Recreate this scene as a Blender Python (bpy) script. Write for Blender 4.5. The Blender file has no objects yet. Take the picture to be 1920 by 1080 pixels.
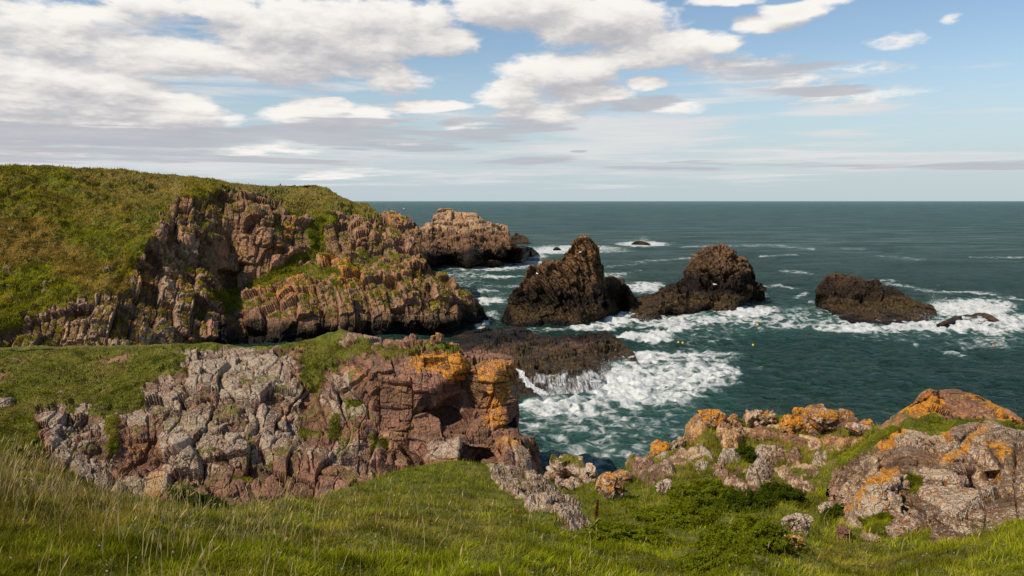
import bpy, math, random
import numpy as np
from mathutils import Vector
random.seed(7)
rng = np.random.default_rng(11)
SC = bpy.context.scene
COL = SC.collection
EYE = 30.0
F = 1440.0
TH = math.atan(163.0 / F)
CT, ST = math.cos(TH), math.sin(TH)

# ------------------------------------------------------------------ survey: directions from the eye point to world points
def ray(u, v):
    xc = (np.asarray(u, float) - 960) / F
    yc = (540 - np.asarray(v, float)) / F
    return xc, CT + yc * ST, -ST + yc * CT

def at(u, v, Y):
    x, y, z = ray(u, v)
    t = np.asarray(Y, float) / y
    return np.stack([x * t, y * t + 0 * x, EYE + z * t], -1)

def sea_y(v):
    x, y, z = ray(960, v)
    return float(-EYE / z * y)

def sea_pt(u, v):
    return at(u, v, sea_y(v))

# ------------------------------------------------------------------ noise in numpy
_perm = rng.permutation(256).astype(np.int64)
_perm = np.concatenate([_perm, _perm, _perm])
_g = rng.normal(size=(256, 3)); _g /= np.linalg.norm(_g, axis=1)[:, None]

def perlin(p):
    sh = p.shape[:-1]; p = p.reshape(-1, 3)
    i = np.floor(p).astype(np.int64); f = p - i; i &= 255
    w = f * f * f * (f * (f * 6 - 15) + 10)
    out = np.zeros(len(p))
    for dx in (0, 1):
        wx = w[:, 0] if dx else 1 - w[:, 0]
        for dy in (0, 1):
            wy = w[:, 1] if dy else 1 - w[:, 1]
            for dz in (0, 1):
                wz = w[:, 2] if dz else 1 - w[:, 2]
                h = _perm[_perm[_perm[(i[:, 0] + dx) & 255] + ((i[:, 1] + dy) & 255)] + ((i[:, 2] + dz) & 255)]
                d = f - np.array([dx, dy, dz])
                out += wx * wy * wz * np.einsum('ij,ij->i', _g[h], d)
    return (out * 1.5).reshape(sh)

def fbm(p, octv=5, gain=0.5, lac=2.03):
    s = np.zeros(p.shape[:-1]); a = 1.0; q = p
    for k in range(octv):
        s += a * perlin(q + 17.3 * k); a *= gain; q = q * lac
    return s

_wr = rng.random((4096, 7))
def worley(p, seed=0):
    """F1, F2, per-cell random numbers and the vector from the cell's seed point."""
    sh = p.shape[:-1]; p = p.reshape(-1, 3)
    i0 = np.floor(p).astype(np.int64)
    n = len(p)
    f1 = np.full(n, 9.0); f2 = np.full(n, 9.0); hid = np.zeros(n, np.int64); vec = np.zeros((n, 3))
    for dx in (-1, 0, 1):
        for dy in (-1, 0, 1):
            for dz in (-1, 0, 1):
                c = i0 + np.array([dx, dy, dz])
                h = (c[:, 0] * 73856093 ^ c[:, 1] * 19349663 ^ c[:, 2] * 83492791 ^ (seed * 2654435)) & 4095
                d = p - (c + _wr[h, :3])
                dd = np.sqrt((d * d).sum(1))
                near = dd < f1
                f2 = np.where(near, f1, np.minimum(f2, dd))
                hid = np.where(near, h, hid)
                vec = np.where(near[:, None], d, vec)
                f1 = np.where(near, dd, f1)
    return f1.reshape(sh), f2.reshape(sh), hid.reshape(sh), vec.reshape(sh + (3,))

def sstep(a, b, x):
    t = np.clip((x - a) / (b - a), 0, 1)
    return t * t * (3 - 2 * t)

def rot(ax, az):
    """rows = axes of a frame whose long axis is tilted by ax about Y and turned by az about Z"""
    ca, sa = math.cos(ax), math.sin(ax); cz, sz = math.cos(az), math.sin(az)
    A = np.array([[ca, 0, -sa], [0, 1, 0], [sa, 0, ca]])
    B = np.array([[cz, sz, 0], [-sz, cz, 0], [0, 0, 1]])
    return A @ B

def blocks(P, size, stretch=(1, 1, 2.0), tilt=0.25, turn=0.3, seed=0, planes=0.8, crack=0.35, crackw=0.09, step=0.6, warp=0.12, frame=None):
    """Relief of jointed rock, in metres: blocks with their own offset and tilted face, and open joints between them."""
    q = P @ (rot(tilt, turn) if frame is None else frame).T / (np.array(stretch) * size)
    w = np.stack([perlin(q * 0.9 + 3.1 + seed), perlin(q * 0.9 + 11.7 + seed), perlin(q * 0.9 + 23.9 + seed)], -1)
    q = q + warp * w
    f1, f2, h, vec = worley(q, seed)
    r = _wr[h]
    d = (r[..., 3] - 0.5) * step
    d += planes * (vec * (r[..., 4:7] - 0.5) * 2).sum(-1) * 0.5
    d -= crack * (1 - sstep(0, crackw, f2 - f1))
    return d * size, r[..., 3]

def _h(*k):
    x = np.zeros(np.broadcast(*k).shape, np.int64)
    for i, a in enumerate(k):
        x = (x * 31 + a.astype(np.int64) * (73856093, 19349663, 83492791, 2654435)[i % 4]) ^ (x >> 5)
    return (x ^ (x >> 13)) & 4095

def bricks(P, size, tilt=0.2, turn=0.3, seed=0, step=0.5, lean=0.35, crack=0.25, crackw=0.10, warp=0.10, frame=None):
    """Relief of rock cut by three sets of straight joints; size = (across, into, along) in metres. Returns metres and a number per block."""
    fr = rot(tilt, turn) if frame is None else frame
    sz = np.array(size, float)
    q = P @ fr.T / sz
    lo = P / (sz.max() * 1.6) + seed * 1.7
    q = q + warp * np.stack([perlin(lo), perlin(lo + 9.2), perlin(lo + 21.4)], -1) * 2
    q = q + 0.30 * np.stack([perlin(np.stack([q[..., i] * 0.6 + seed, 0 * q[..., i] + 3.3 * i, 0 * q[..., i] + 0.7], -1)) for i in range(3)], -1)
    sd = np.full(q.shape[:-1], seed)
    iz0 = np.floor(q[..., 2] * 0.5)
    qx = q[..., 0] + _wr[_h(iz0, sd), 0]
    ix = np.floor(qx)
    qz = q[..., 2] + _wr[_h(ix, sd + 5), 1]
    iz = np.floor(qz)
    qy = q[..., 1] + _wr[_h(ix, iz, sd + 9), 2] * 0.7
    iy = np.floor(qy)
    h = _h(ix, iy, iz, sd + 13)
    r = _wr[h]
    fx, fy, fz = qx - ix - .5, qy - iy - .5, qz - iz - .5
    m = sz.min()
    d = (r[..., 3] - 0.5) * step * m
    d += lean * ((r[..., 4] - .5) * fx * sz[0] + (r[..., 5] - .5) * fz * min(sz[2], 2 * sz[0]) * 0.8)
    e = np.minimum((0.5 - np.abs(fx)) * sz[0], (0.5 - np.abs(fz)) * sz[2])
    w = crackw * m * (0.5 + 1.2 * r[..., 6])
    d -= crack * m * (1 - sstep(0, w, e))
    return d, r[..., 3]

# ------------------------------------------------------------------ depth fields through surveyed points
class Field:
    def __init__(s, pts, c=14.0):
        a = np.array([[p[0], p[1]] for p in pts], float)
        w = np.array([1.0 / (sea_y(p[1]) if p[2] == 's' else p[2]) for p in pts])
        s.a, s.c = a, c
        n = len(a)
        r = np.sqrt(((a[:, None] - a[None]) ** 2).sum(-1) + c * c)
        A = np.zeros((n + 3, n + 3)); A[:n, :n] = r; A[:n, n] = 1; A[:n, n + 1:] = a / 1000
        A[n, :n] = 1; A[n + 1:, :n] = a.T / 1000
        s.k = np.linalg.lstsq(A, np.concatenate([w, [0, 0, 0]]), rcond=None)[0]
        s.lo, s.hi = w.min() * 0.8, w.max() * 1.25
    def __call__(s, u, v):
        u = np.asarray(u, float); v = np.asarray(v, float)
        out = s.k[-3] + s.k[-2] * u / 1000 + s.k[-1] * v / 1000
        for (x, y), k in zip(s.a, s.k[:-3]):
            out = out + k * np.sqrt((u - x) ** 2 + (v - y) ** 2 + s.c * s.c)
        return 1.0 / np.clip(out, s.lo, s.hi)

from mathutils.geometry import delaunay_2d_cdt
class Facets(Field):
    """Flat faces between the surveyed points (true planes), eased a little by the smooth field."""
    def __init__(s, pts, c=10.0, hard=0.75):
        super().__init__(pts, c)
        s.hard = hard
        seen = {}
        for p in pts: seen[(round(p[0], 2), round(p[1], 2))] = 1.0 / (sea_y(p[1]) if p[2] == 's' else p[2])
        q = [Vector(k) for k in seen]
        vs, _, fs, ov, _, _ = delaunay_2d_cdt(q, [], [], 0, 1e-4)
        w0 = list(seen.values())
        s.vs = np.array([v[:] for v in vs]); s.fs = fs
        s.w = np.array([w0[o[0]] if o else 0 for o in ov])
    def __call__(s, u, v):
        u = np.asarray(u, float); v = np.asarray(v, float)
        w = 1.0 / super().__call__(u, v)
        f = w.copy()
        for a, b, c in s.fs:
            A, B, C = s.vs[a], s.vs[b], s.vs[c]
            den = (B[1] - C[1]) * (A[0] - C[0]) + (C[0] - B[0]) * (A[1] - C[1])
            if abs(den) < 1e-6: continue
            l1 = ((B[1] - C[1]) * (u - C[0]) + (C[0] - B[0]) * (v - C[1])) / den
            l2 = ((C[1] - A[1]) * (u - C[0]) + (A[0] - C[0]) * (v - C[1])) / den
            l3 = 1 - l1 - l2
            m = (l1 >= -1e-6) & (l2 >= -1e-6) & (l3 >= -1e-6)
            f = np.where(m, l1 * s.w[a] + l2 * s.w[b] + l3 * s.w[c], f)
        return 1.0 / (w * (1 - s.hard) + f * s.hard)

def sdist(U, V, poly):
    """signed distance to a polygon, inside positive"""
    p = np.array(poly, float); q = np.roll(p, -1, 0)
    best = np.full(U.shape, 1e18); inside = np.zeros(U.shape, bool)
    for (ax, ay), (bx, by) in zip(p, q):
        ex, ey = bx - ax, by - ay
        t = np.clip(((U - ax) * ex + (V - ay) * ey) / (ex * ex + ey * ey + 1e-9), 0, 1)
        best = np.minimum(best, (U - ax - t * ex) ** 2 + (V - ay - t * ey) ** 2)
        c = ((ay > V) != (by > V)) & (U < (bx - ax) * (V - ay) / (by - ay + 1e-12) + ax)
        inside ^= c
    d = np.sqrt(best)
    return np.where(inside, d, -d)

def area(U, V, poly, soft=10):
    return sstep(-soft, soft, sdist(U, V, poly))

def curve(pts):
    a = np.array(pts, float)
    return lambda u: np.interp(u, a[:, 0], a[:, 1])

# ------------------------------------------------------------------ meshes
def raw_mesh(name, verts, faces, attrs=None, smooth=True):
    """faces: list of integer arrays, each (n, k)"""
    me = bpy.data.meshes.new(name)
    me.vertices.add(len(verts)); me.vertices.foreach_set('co', np.ascontiguousarray(verts, np.float32).ravel())
    nl = sum(f.size for f in faces); nf = sum(len(f) for f in faces)
    me.loops.add(nl); me.polygons.add(nf)
    me.loops.foreach_set('vertex_index', np.concatenate([f.ravel() for f in faces]).astype(np.int32))
    tot = np.concatenate([np.full(len(f), f.shape[1]) for f in faces])
    st = np.concatenate([[0], np.cumsum(tot)[:-1]])
    me.polygons.foreach_set('loop_start', st.astype(np.int32))
    me.update(calc_edges=True)
    me.polygons.foreach_set('use_smooth', np.full(nf, smooth))
    for k, v in (attrs or {}).items():
        at_ = me.attributes.new(k, 'FLOAT_COLOR', 'POINT')
        v = np.asarray(v, np.float32)
        at_.data.foreach_set('color', np.ascontiguousarray(v).ravel())
    me.validate()
    return me

def grid_faces(nr, nc):
    i = np.arange(nr * nc).reshape(nr, nc)
    return np.stack([i[:-1, :-1], i[1:, :-1], i[1:, 1:], i[:-1, 1:]], -1).reshape(-1, 4)

def put(name, me, mat, parent=None, loc=None):
    o = bpy.data.objects.new(name, me)
    COL.objects.link(o)
    if mat is not None and me is not None:
        me.materials.append(mat)
    if loc is not None: o.location = loc
    if parent is not None: o.parent = parent
    return o

def tag(o, label=None, cat=None, group=None, kind=None):
    if label: o['label'] = label
    if cat: o['category'] = cat
    if group: o['group'] = group
    if kind: o['kind'] = kind
    return o

def grid_normals(P):
    du = np.gradient(P, axis=1); dv = np.gradient(P, axis=0)
    n = np.cross(dv, du)
    n /= np.linalg.norm(n, axis=-1)[..., None] + 1e-12
    toeye = np.array([0, 0, EYE]) - P
    s = np.sign((n * toeye).sum(-1)); s[s == 0] = 1
    return n * s[..., None]

def smooth_grid(A, it=2):
    for _ in range(it):
        B = A.copy()
        B[1:-1] = (A[:-2] + 2 * A[1:-1] + A[2:]) / 4
        A = B.copy()
        A[:, 1:-1] = (B[:, :-2] + 2 * B[:, 1:-1] + B[:, 2:]) / 4
    return A

class Sheet: pass

def sheet(name, top, bot, field, u0, u1, du, dv, back, relief, masks, mat, dense=(), smooth=False, ledge=0.0):
    """A land surface: front face through its surveyed depths, then over the crest and down its far side."""
    U1 = np.arange(u0, u1 + du * 0.5, du)
    for a, b, k in dense:
        U1 = np.union1d(U1[(U1 < a) | (U1 > b)], np.arange(a, b, k))
    vt, vb = curve(top)(U1), curve(bot)(U1)
    vb = np.maximum(vb, vt + 0.5)
    nv = max(6, int((vb - vt).max() / dv))
    s = np.linspace(0, 1, nv)[:, None]
    V = vt[None] + (vb - vt)[None] * s
    U = np.repeat(U1[None], nv, 0)
    Y = field(U, V)
    P = at(U, V, Y)
    # far side
    ks = sorted(back)
    nb = len(back[ks[0]])
    off = np.stack([np.stack([np.interp(U1, ks, [back[k][j][m] for k in ks]) for m in (0, 1)], -1) for j in range(nb)], 0)
    fine = [off[0] * 0]
    for j in range(nb):
        a = off[j - 1] if j else off[0] * 0
        m = 8
        fine += [a + (off[j] - a) * (i + 1) / m for i in range(m)]
    off = np.array(fine[1:])[::-1]
    r = P[0, :, :2] / np.linalg.norm(P[0, :, :2], axis=1)[:, None]
    B = np.empty((len(off),) + P.shape[1:])
    B[..., :2] = P[None, 0, :, :2] + r[None] * off[..., :1]
    B[..., 2] = P[None, 0, :, 2] + off[..., 1]
    nbk = len(off)
    P = np.concatenate([B, P], 0)
    U = np.concatenate([np.repeat(U[:1], nbk, 0), U], 0)
    V = np.concatenate([np.repeat(V[:1], nbk, 0), V], 0)
    N = smooth_grid(grid_normals(P), 3)
    N[:nbk] = N[:nbk] * np.where(N[:nbk, :, 2:3] < 0, -1, 1)
    N /= np.linalg.norm(N, axis=-1)[..., None] + 1e-9
    S = Sheet(); S.P0, S.N0, S.U, S.V, S.nbk = P, N, U, V, nbk
    M, T = masks(S)
    d = relief(S, M)
    if isinstance(d, tuple):
        d, T[..., 3] = d[0], d[1]
        T[..., 0] = np.clip(T[..., 0] + 0.7 * (T[..., 3] - 0.5), 0, 1)
    P = P + (d[..., None] * N if d.ndim == 2 else d)
    S.P, S.M, S.T = P, M, T
    S.N = grid_normals(P)
    if ledge:
        nz = smooth_grid(S.N, 1)[..., 2]
        M[..., 0] = np.maximum(M[..., 0], ledge * sstep(0.45, 0.8, nz) * (1 - M[..., 3]))
    me = raw_mesh(name, P.reshape(-1, 3), [grid_faces(*P.shape[:2])], {'mask': M.reshape(-1, 4), 'tone': T.reshape(-1, 4)}, smooth)
    S.obj = put(name, me, mat)
    return S

# ------------------------------------------------------------------ node helpers
class NT:
    def __init__(s, nt): s.t = nt; nt.nodes.clear()
    def n(s, typ, ins=None, **props):
        nd = s.t.nodes.new(typ)
        for k, v in props.items(): setattr(nd, k, v)
        for k, v in (ins or {}).items(): s.set(nd.inputs[k], v)
        return nd
    def set(s, sock, v):
        if v is None: return
        if isinstance(v, bpy.types.NodeSocket): s.t.links.new(v, sock)
        elif hasattr(v, 'outputs'): s.t.links.new(v.outputs[0], sock)
        else:
            if sock.type == 'RGBA' and len(v) == 3: v = tuple(v) + (1,)
            sock.default_value = v
    def m(s, op, a, b=None, c=None, clamp=False):
        nd = s.n('ShaderNodeMath', operation=op, use_clamp=clamp)
        for i, x in enumerate((a, b, c)): s.set(nd.inputs[i], x)
        return nd.outputs[0]
    def vm(s, op, a, b=None, out=0, scale=None):
        nd = s.n('ShaderNodeVectorMath', operation=op)
        s.set(nd.inputs[0], a); s.set(nd.inputs[1], b)
        if scale is not None: s.set(nd.inputs['Scale'], scale)
        return nd.outputs[out]
    def mix(s, f, a, b, blend='MIX'):
        nd = s.n('ShaderNodeMix', data_type='RGBA', blend_type=blend)
        s.set(nd.inputs[0], f); s.set(nd.inputs[6], a); s.set(nd.inputs[7], b)
        return nd.outputs[2]
    def noise(s, vec, scale, det=4, rough=0.55, dist=0.0, out=0):
        nd = s.n('ShaderNodeTexNoise', {'Vector': vec, 'Scale': scale, 'Detail': det, 'Roughness': rough, 'Distortion': dist})
        return nd.outputs[out]
    def ss(s, x, a, b, c=0.0, d=1.0):
        nd = s.n('ShaderNodeMapRange', interpolation_type='SMOOTHSTEP')
        for i, y in enumerate((x, a, b, c, d)): s.set(nd.inputs[i], y)
        return nd.outputs[0]
    def lin(s, x, a, b, c=0.0, d=1.0):
        nd = s.n('ShaderNodeMapRange', interpolation_type='LINEAR')
        for i, y in enumerate((x, a, b, c, d)): s.set(nd.inputs[i], y)
        return nd.outputs[0]
    def ramp(s, x, stops):
        nd = s.n('ShaderNodeValToRGB'); el = nd.color_ramp.elements
        while len(el) < len(stops): el.new(0.5)
        for e, (p, c) in zip(el, stops): e.position = p; e.color = tuple(c) + (1,)
        s.set(nd.inputs[0], x)
        return nd.outputs[0]
    def combine(s, x, y, z):
        nd = s.n('ShaderNodeCombineXYZ'); s.set(nd.inputs[0], x); s.set(nd.inputs[1], y); s.set(nd.inputs[2], z)
        return nd.outputs[0]

def new_mat(name):
    m = bpy.data.materials.new(name); m.use_nodes = True
    return m, NT(m.node_tree)

def attr(g, name):
    a = g.n('ShaderNodeAttribute', attribute_name=name)
    sp = g.n('ShaderNodeSeparateColor', {0: a.outputs['Color']})
    return sp.outputs[0], sp.outputs[1], sp.outputs[2], a.outputs['Alpha']

def land_material(name, sc, bump=0.25, spots=1.0, lum=1.0, lichen=1.0):
    """Rock with lichens, turf and a wet foot. sc: how fine its grain is, per metre."""
    m, g = new_mat(name)
    co = g.n('ShaderNodeTexCoord').outputs['Object']
    grass, orange, white, wet = attr(g, 'mask')
    pink, dark, dry, rnd = attr(g, 'tone')
    n1 = g.noise(co, 0.22 * sc, 5, 0.6)
    n2 = g.noise(co, 1.3 * sc, 6, 0.65, 0.4)
    n3 = g.noise(co, 7.0 * sc, 5, 0.7)
    nv = g.noise(g.vm('MULTIPLY', co, (1.0, 1.0, 0.25)), 2.2 * sc, 4, 0.6)
    base = g.ramp(g.m('ADD', g.m('MULTIPLY', n1, 0.55), g.m('MULTIPLY', n2, 0.45)),
                  [(0.33, (0.060, 0.030, 0.015)), (0.45, (0.165, 0.088, 0.046)), (0.54, (0.245, 0.155, 0.090)), (0.68, (0.310, 0.225, 0.145))])
    pk = g.mix(n2, (0.18, 0.072, 0.046), (0.45, 0.235, 0.165))
    base = g.mix(g.m('MULTIPLY', pink, g.ss(n1, 0.25, 0.6)), base, pk)
    oc = g.noise(g.vm('ADD', co, (7.0, 19.0, 2.0)), 0.45 * sc, 4, 0.6)
    base = g.mix(g.m('MULTIPLY', g.ss(oc, 0.48, 0.66), 0.55), base, (0.30, 0.185, 0.070))
    base = g.mix(g.m('MULTIPLY', g.ss(oc, 0.46, 0.34), 0.6), base, (0.145, 0.125, 0.100))
    val = g.m('ADD', g.m('MULTIPLY', n3, 0.95), g.m('MULTIPLY', nv, 0.55))
    base = g.mix(1.0, base, g.n('ShaderNodeCombineColor', {0: g.m('ADD', val, 0.28), 1: g.m('ADD', val, 0.25), 2: g.m('ADD', val, 0.22)}), 'MULTIPLY')
    blk = g.m('MULTIPLY', g.m('ADD', g.m('MULTIPLY', rnd, 0.8), 0.60), lum)
    base = g.mix(1.0, base, g.n('ShaderNodeCombineColor', {0: blk, 1: blk, 2: blk}), 'MULTIPLY')
    # grey-white crust lichen
    wn = g.noise(co, 2.6 * sc * spots, 10, 0.74, 0.3)
    wf = g.noise(co, 9.0 * sc * spots, 3, 0.6)
    wv = g.m('ADD', g.m('ADD', g.m('MULTIPLY', wn, 0.7), g.m('MULTIPLY', wf, 0.3)), g.m('ADD', g.m('MULTIPLY', white, 0.24), g.m('MULTIPLY', g.m('SUBTRACT', rnd, 0.5), 0.22)))
    wm = g.m('MULTIPLY', g.ss(wv, 0.694, 0.716), g.ss(white, 0.02, 0.15))
    wcol = g.mix(g.ss(wf, 0.35, 0.65), tuple(x * lichen for x in (0.34, 0.262, 0.18)), tuple(x * lichen for x in (0.58, 0.475, 0.355)))
    col = g.mix(g.m('MULTIPLY', wm, 0.92), base, wcol)
    # orange lichen
    on = g.noise(g.vm('ADD', co, (31.0, 7.0, 3.0)), 2.4 * sc * spots, 10, 0.74, 0.3)
    ov = g.m('ADD', on, g.m('ADD', g.m('MULTIPLY', orange, 0.238), g.m('MULTIPLY', g.m('SUBTRACT', rnd, 0.5), 0.10)))
    om = g.m('MULTIPLY', g.ss(ov, 0.672, 0.695), g.ss(orange, 0.02, 0.15))
    ocol = g.mix(g.ss(n3, 0.35, 0.65), (0.46, 0.155, 0.008), (0.74, 0.33, 0.020))
    col = g.mix(g.m('MULTIPLY', om, 0.92), col, ocol)
    # dark weed and algae where the sea reaches
    wcl = g.ramp(g.m('ADD', g.m('MULTIPLY', n2, 0.6), g.m('MULTIPLY', nv, 0.4)),
                 [(0.32, (0.010, 0.006, 0.004)), (0.45, (0.034, 0.019, 0.010)), (0.55, (0.084, 0.052, 0.016)), (0.68, (0.165, 0.106, 0.035))])
    wcl = g.mix(dark, wcl, (0.010, 0.006, 0.004))
    col = g.mix(wet, col, wcl)
    film = g.m('MULTIPLY', dry, g.ss(wet, 0.3, 0.6))
    fs = g.noise(g.vm('MULTIPLY', co, (1.9, 0.22, 0.30)), 1.0, 6, 0.62, 0.5)
    fs2 = g.noise(g.vm('MULTIPLY', co, (5.5, 0.5, 0.8)), 1.0, 4, 0.6, 0.3)
    fv = g.m('ADD', g.m('ADD', g.m('MULTIPLY', fs, 0.72), g.m('MULTIPLY', fs2, 0.28)), g.m('MULTIPLY', film, 0.42))
    fmk = g.m('MULTIPLY', g.ss(fv, 0.62, 0.86), g.ss(film, 0.03, 0.2))
    col = g.mix(g.m('MULTIPLY', fmk, 0.9), col, (0.74, 0.74, 0.72))
    # turf
    gn = g.noise(co, 0.35 * sc, 5, 0.6)
    gf = g.noise(co, 6.0 * sc, 4, 0.7)
    gr = g.ramp(g.m('ADD', g.m('MULTIPLY', gn, 0.5), g.m('MULTIPLY', gf, 0.5)),
                [(0.33, (0.030, 0.036, 0.004)), (0.45, (0.080, 0.092, 0.008)), (0.56, (0.145, 0.150, 0.014)), (0.68, (0.210, 0.195, 0.030))])
    gy = g.ramp(gf, [(0.3, (0.085, 0.058, 0.014)), (0.5, (0.190, 0.140, 0.034)), (0.7, (0.330, 0.250, 0.080))])
    gr = g.mix(dry, gr, gy)
    gm = g.ss(g.m('ADD', grass, g.m('MULTIPLY', g.m('SUBTRACT', n2, 0.5), 0.7)), 0.40, 0.60)
    col = g.mix(gm, col, gr)
    jn = g.n('ShaderNodeTexVoronoi', {'Vector': g.vm('ADD', g.vm('MULTIPLY', co, (1.0, 1.0, 0.7)), g.vm('SCALE', g.noise(co, 1.1 * sc, 3, out=1), None, scale=0.5 / sc)), 'Scale': 0.95 * sc}, feature='DISTANCE_TO_EDGE')
    joint = g.ss(jn.outputs['Distance'], 0.0, 0.09)
    bh = g.m('ADD', g.m('ADD', g.m('MULTIPLY', n3, 0.45), g.m('MULTIPLY', joint, 0.55)), g.m('ADD', n2, g.m('MULTIPLY', wm, 0.05)))
    bp = g.n('ShaderNodeBump', {'Strength': 0.8, 'Distance': bump / sc, 'Height': bh})
    rough = g.m('SUBTRACT', 0.93, g.m('MULTIPLY', wet, 0.42))
    b = g.n('ShaderNodeBsdfPrincipled', {'Base Color': col, 'Roughness': rough, 'Specular IOR Level': 0.22, 'Normal': bp})
    g.n('ShaderNodeOutputMaterial', {'Surface': b.outputs[0]})
    return m

def blade_material():
    m, g = new_mat('grass_blade')
    a = g.n('ShaderNodeAttribute', attribute_name='col')
    d = g.n('ShaderNodeBsdfDiffuse', {'Color': a.outputs['Color'], 'Roughness': 0.5})
    t = g.n('ShaderNodeBsdfTranslucent', {'Color': a.outputs['Color']})
    mx = g.n('ShaderNodeMixShader', {0: 0.35, 1: d.outputs[0], 2: t.outputs[0]})
    g.n('ShaderNodeOutputMaterial', {'Surface': mx.outputs[0]})
    return m

def plain(name, col, rough=0.6, noise=0.0, sc=8.0, spec=0.3):
    m, g = new_mat(name)
    c = col
    if noise:
        co = g.n('ShaderNodeTexCoord').outputs['Object']
        n = g.noise(co, sc, 4)
        c = g.mix(g.m('MULTIPLY', n, noise), col, tuple(x * 0.35 for x in col))
    b = g.n('ShaderNodeBsdfPrincipled', {'Base Color': c, 'Roughness': rough, 'Specular IOR Level': spec})
    g.n('ShaderNodeOutputMaterial', {'Surface': b.outputs[0]})
    return m

M_FAR = land_material('cliff_rock', 0.8, 0.5, 1.0, 1.05, 0.88)
M_STACK = land_material('sea_rock', 0.9, 0.5, 1.0, 0.58, 0.75)
M_TIP = land_material('pale_tip_rock', 0.9, 0.5, 1.0, 1.0, 1.05)
M_MID = land_material('outcrop_rock', 1.6, 0.4, 1.0, 0.80, 0.88)
M_NEAR = land_material('near_rock', 4.0, 0.4, 1.0, 0.82, 1.05)
M_TURF = land_material('turf', 4.5, 0.25)
M_BLADE = blade_material()

def MT(S, **kw):
    """mask and tone layers of a sheet"""
    sh = S.U.shape
    M = np.zeros(sh + (4,)); T = np.zeros(sh + (4,)); T[..., 3] = 0.5
    return M, T

def warped(S, size, amp, seed=0.0):
    """survey coordinates with a ragged edge that belongs to the ground itself"""
    q = S.P0 / size
    return S.U + amp * fbm(q + 5.1 + seed, 4), S.V + amp * fbm(q + 41.7 + seed, 4)

# ================================================================== HEADLAND
hl_top = [(-700, 285), (-260, 302), (0, 309), (100, 312), (215, 317), (330, 330), (400, 337), (440, 344), (480, 349), (525, 349), (580, 348),
          (610, 351), (640, 368), (670, 380), (690, 383), (700, 393), (712, 402), (722, 398), (732, 397), (745, 398), (755, 407),
          (765, 406), (775, 412), (783, 423), (787, 428), (789, 468), (800, 500), (815, 512), (830, 513), (843, 517), (850, 528), (860, 540),
          (872, 549), (880, 552), (890, 558), (896, 568), (903, 580), (908, 590), (913, 600)]
hl_bot = [(-700, 690), (-260, 690), (380, 690), (430, 672), (560, 655), (700, 648), (785, 645), (850, 636), (893, 624), (914, 610)]
hl_ctl = [(-700, 286, 180), (-700, 450, 150), (-700, 690, 115), (-150, 300, 185), (0, 309, 190), (215, 317, 222), (330, 330, 250), (440, 344, 285), (525, 349, 315), (610, 351, 290), (660, 376, 268),
          (712, 402, 250), (745, 398, 246), (785, 428, 238), (600, 370, 262), (480, 360, 250), (660, 395, 250),
          # rim and foot of the main cliff
          (340, 362, 196), (400, 360, 200), (470, 375, 205), (530, 388, 207), (590, 405, 212), (640, 402, 222), (690, 412, 226), (730, 420, 226), (770, 440, 222),
          (420, 545, 184), (480, 535, 184), (560, 510, 190), (620, 495, 194), (698, 480, 200), (740, 470, 204), (770, 475, 206),
          (430, 450, 193), (500, 450, 190), (560, 440, 198), (600, 450, 203), (650, 450, 200), (690, 440, 204), (730, 445, 212),
          # lower tier
          (430, 575, 176), (480, 560, 176), (520, 553, 177), (560, 535, 178), (640, 515, 182), (700, 503, 186), (760, 508, 186), (790, 500, 190), (830, 514, 192),
          (860, 540, 190), (880, 553, 190), (903, 580, 191), (913, 600, 194),
          (480, 600, 166), (540, 580, 166), (600, 560, 171), (660, 550, 173), (720, 540, 175), (780, 545, 178), (830, 555, 180), (870, 585, 181),
          (480, 640, 161), (560, 625, 163), (640, 605, 166), (720, 600, 168), (780, 600, 170), (840, 605, 172),
          (640, 640, 169), (720, 632, 172), (790, 626, 174), (850, 620, 176), (560, 648, 164), (893, 612, 186),
          (785, 645, 172), (850, 636, 174), (700, 648, 171), (600, 655, 168),
          # nearer rocks on the left and the shallow gully beside them
          (-200, 690, 124), (0, 690, 126), (0, 640, 131), (0, 600, 137), (100, 560, 144), (200, 540, 150), (0, 500, 153), (0, 440, 163), (150, 450, 166), (260, 460, 162),
          (300, 500, 162), (345, 545, 162), (370, 600, 157), (372, 660, 153), (250, 640, 139), (250, 690, 135), (330, 470, 170), (290, 430, 170), (320, 400, 183), (150, 380, 183), (0, 370, 178),
          (-200, 450, 161), (-200, 560, 139), (160, 600, 139), (80, 640, 133), (300, 580, 154), (260, 545, 155),
          (400, 545, 170), (405, 600, 161), (410, 650, 157), (385, 470, 181), (395, 420, 190), (360, 440, 177), (430, 625, 162), (430, 672, 158)]
hl_f = Facets(hl_ctl, 14, 0.6)

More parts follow.
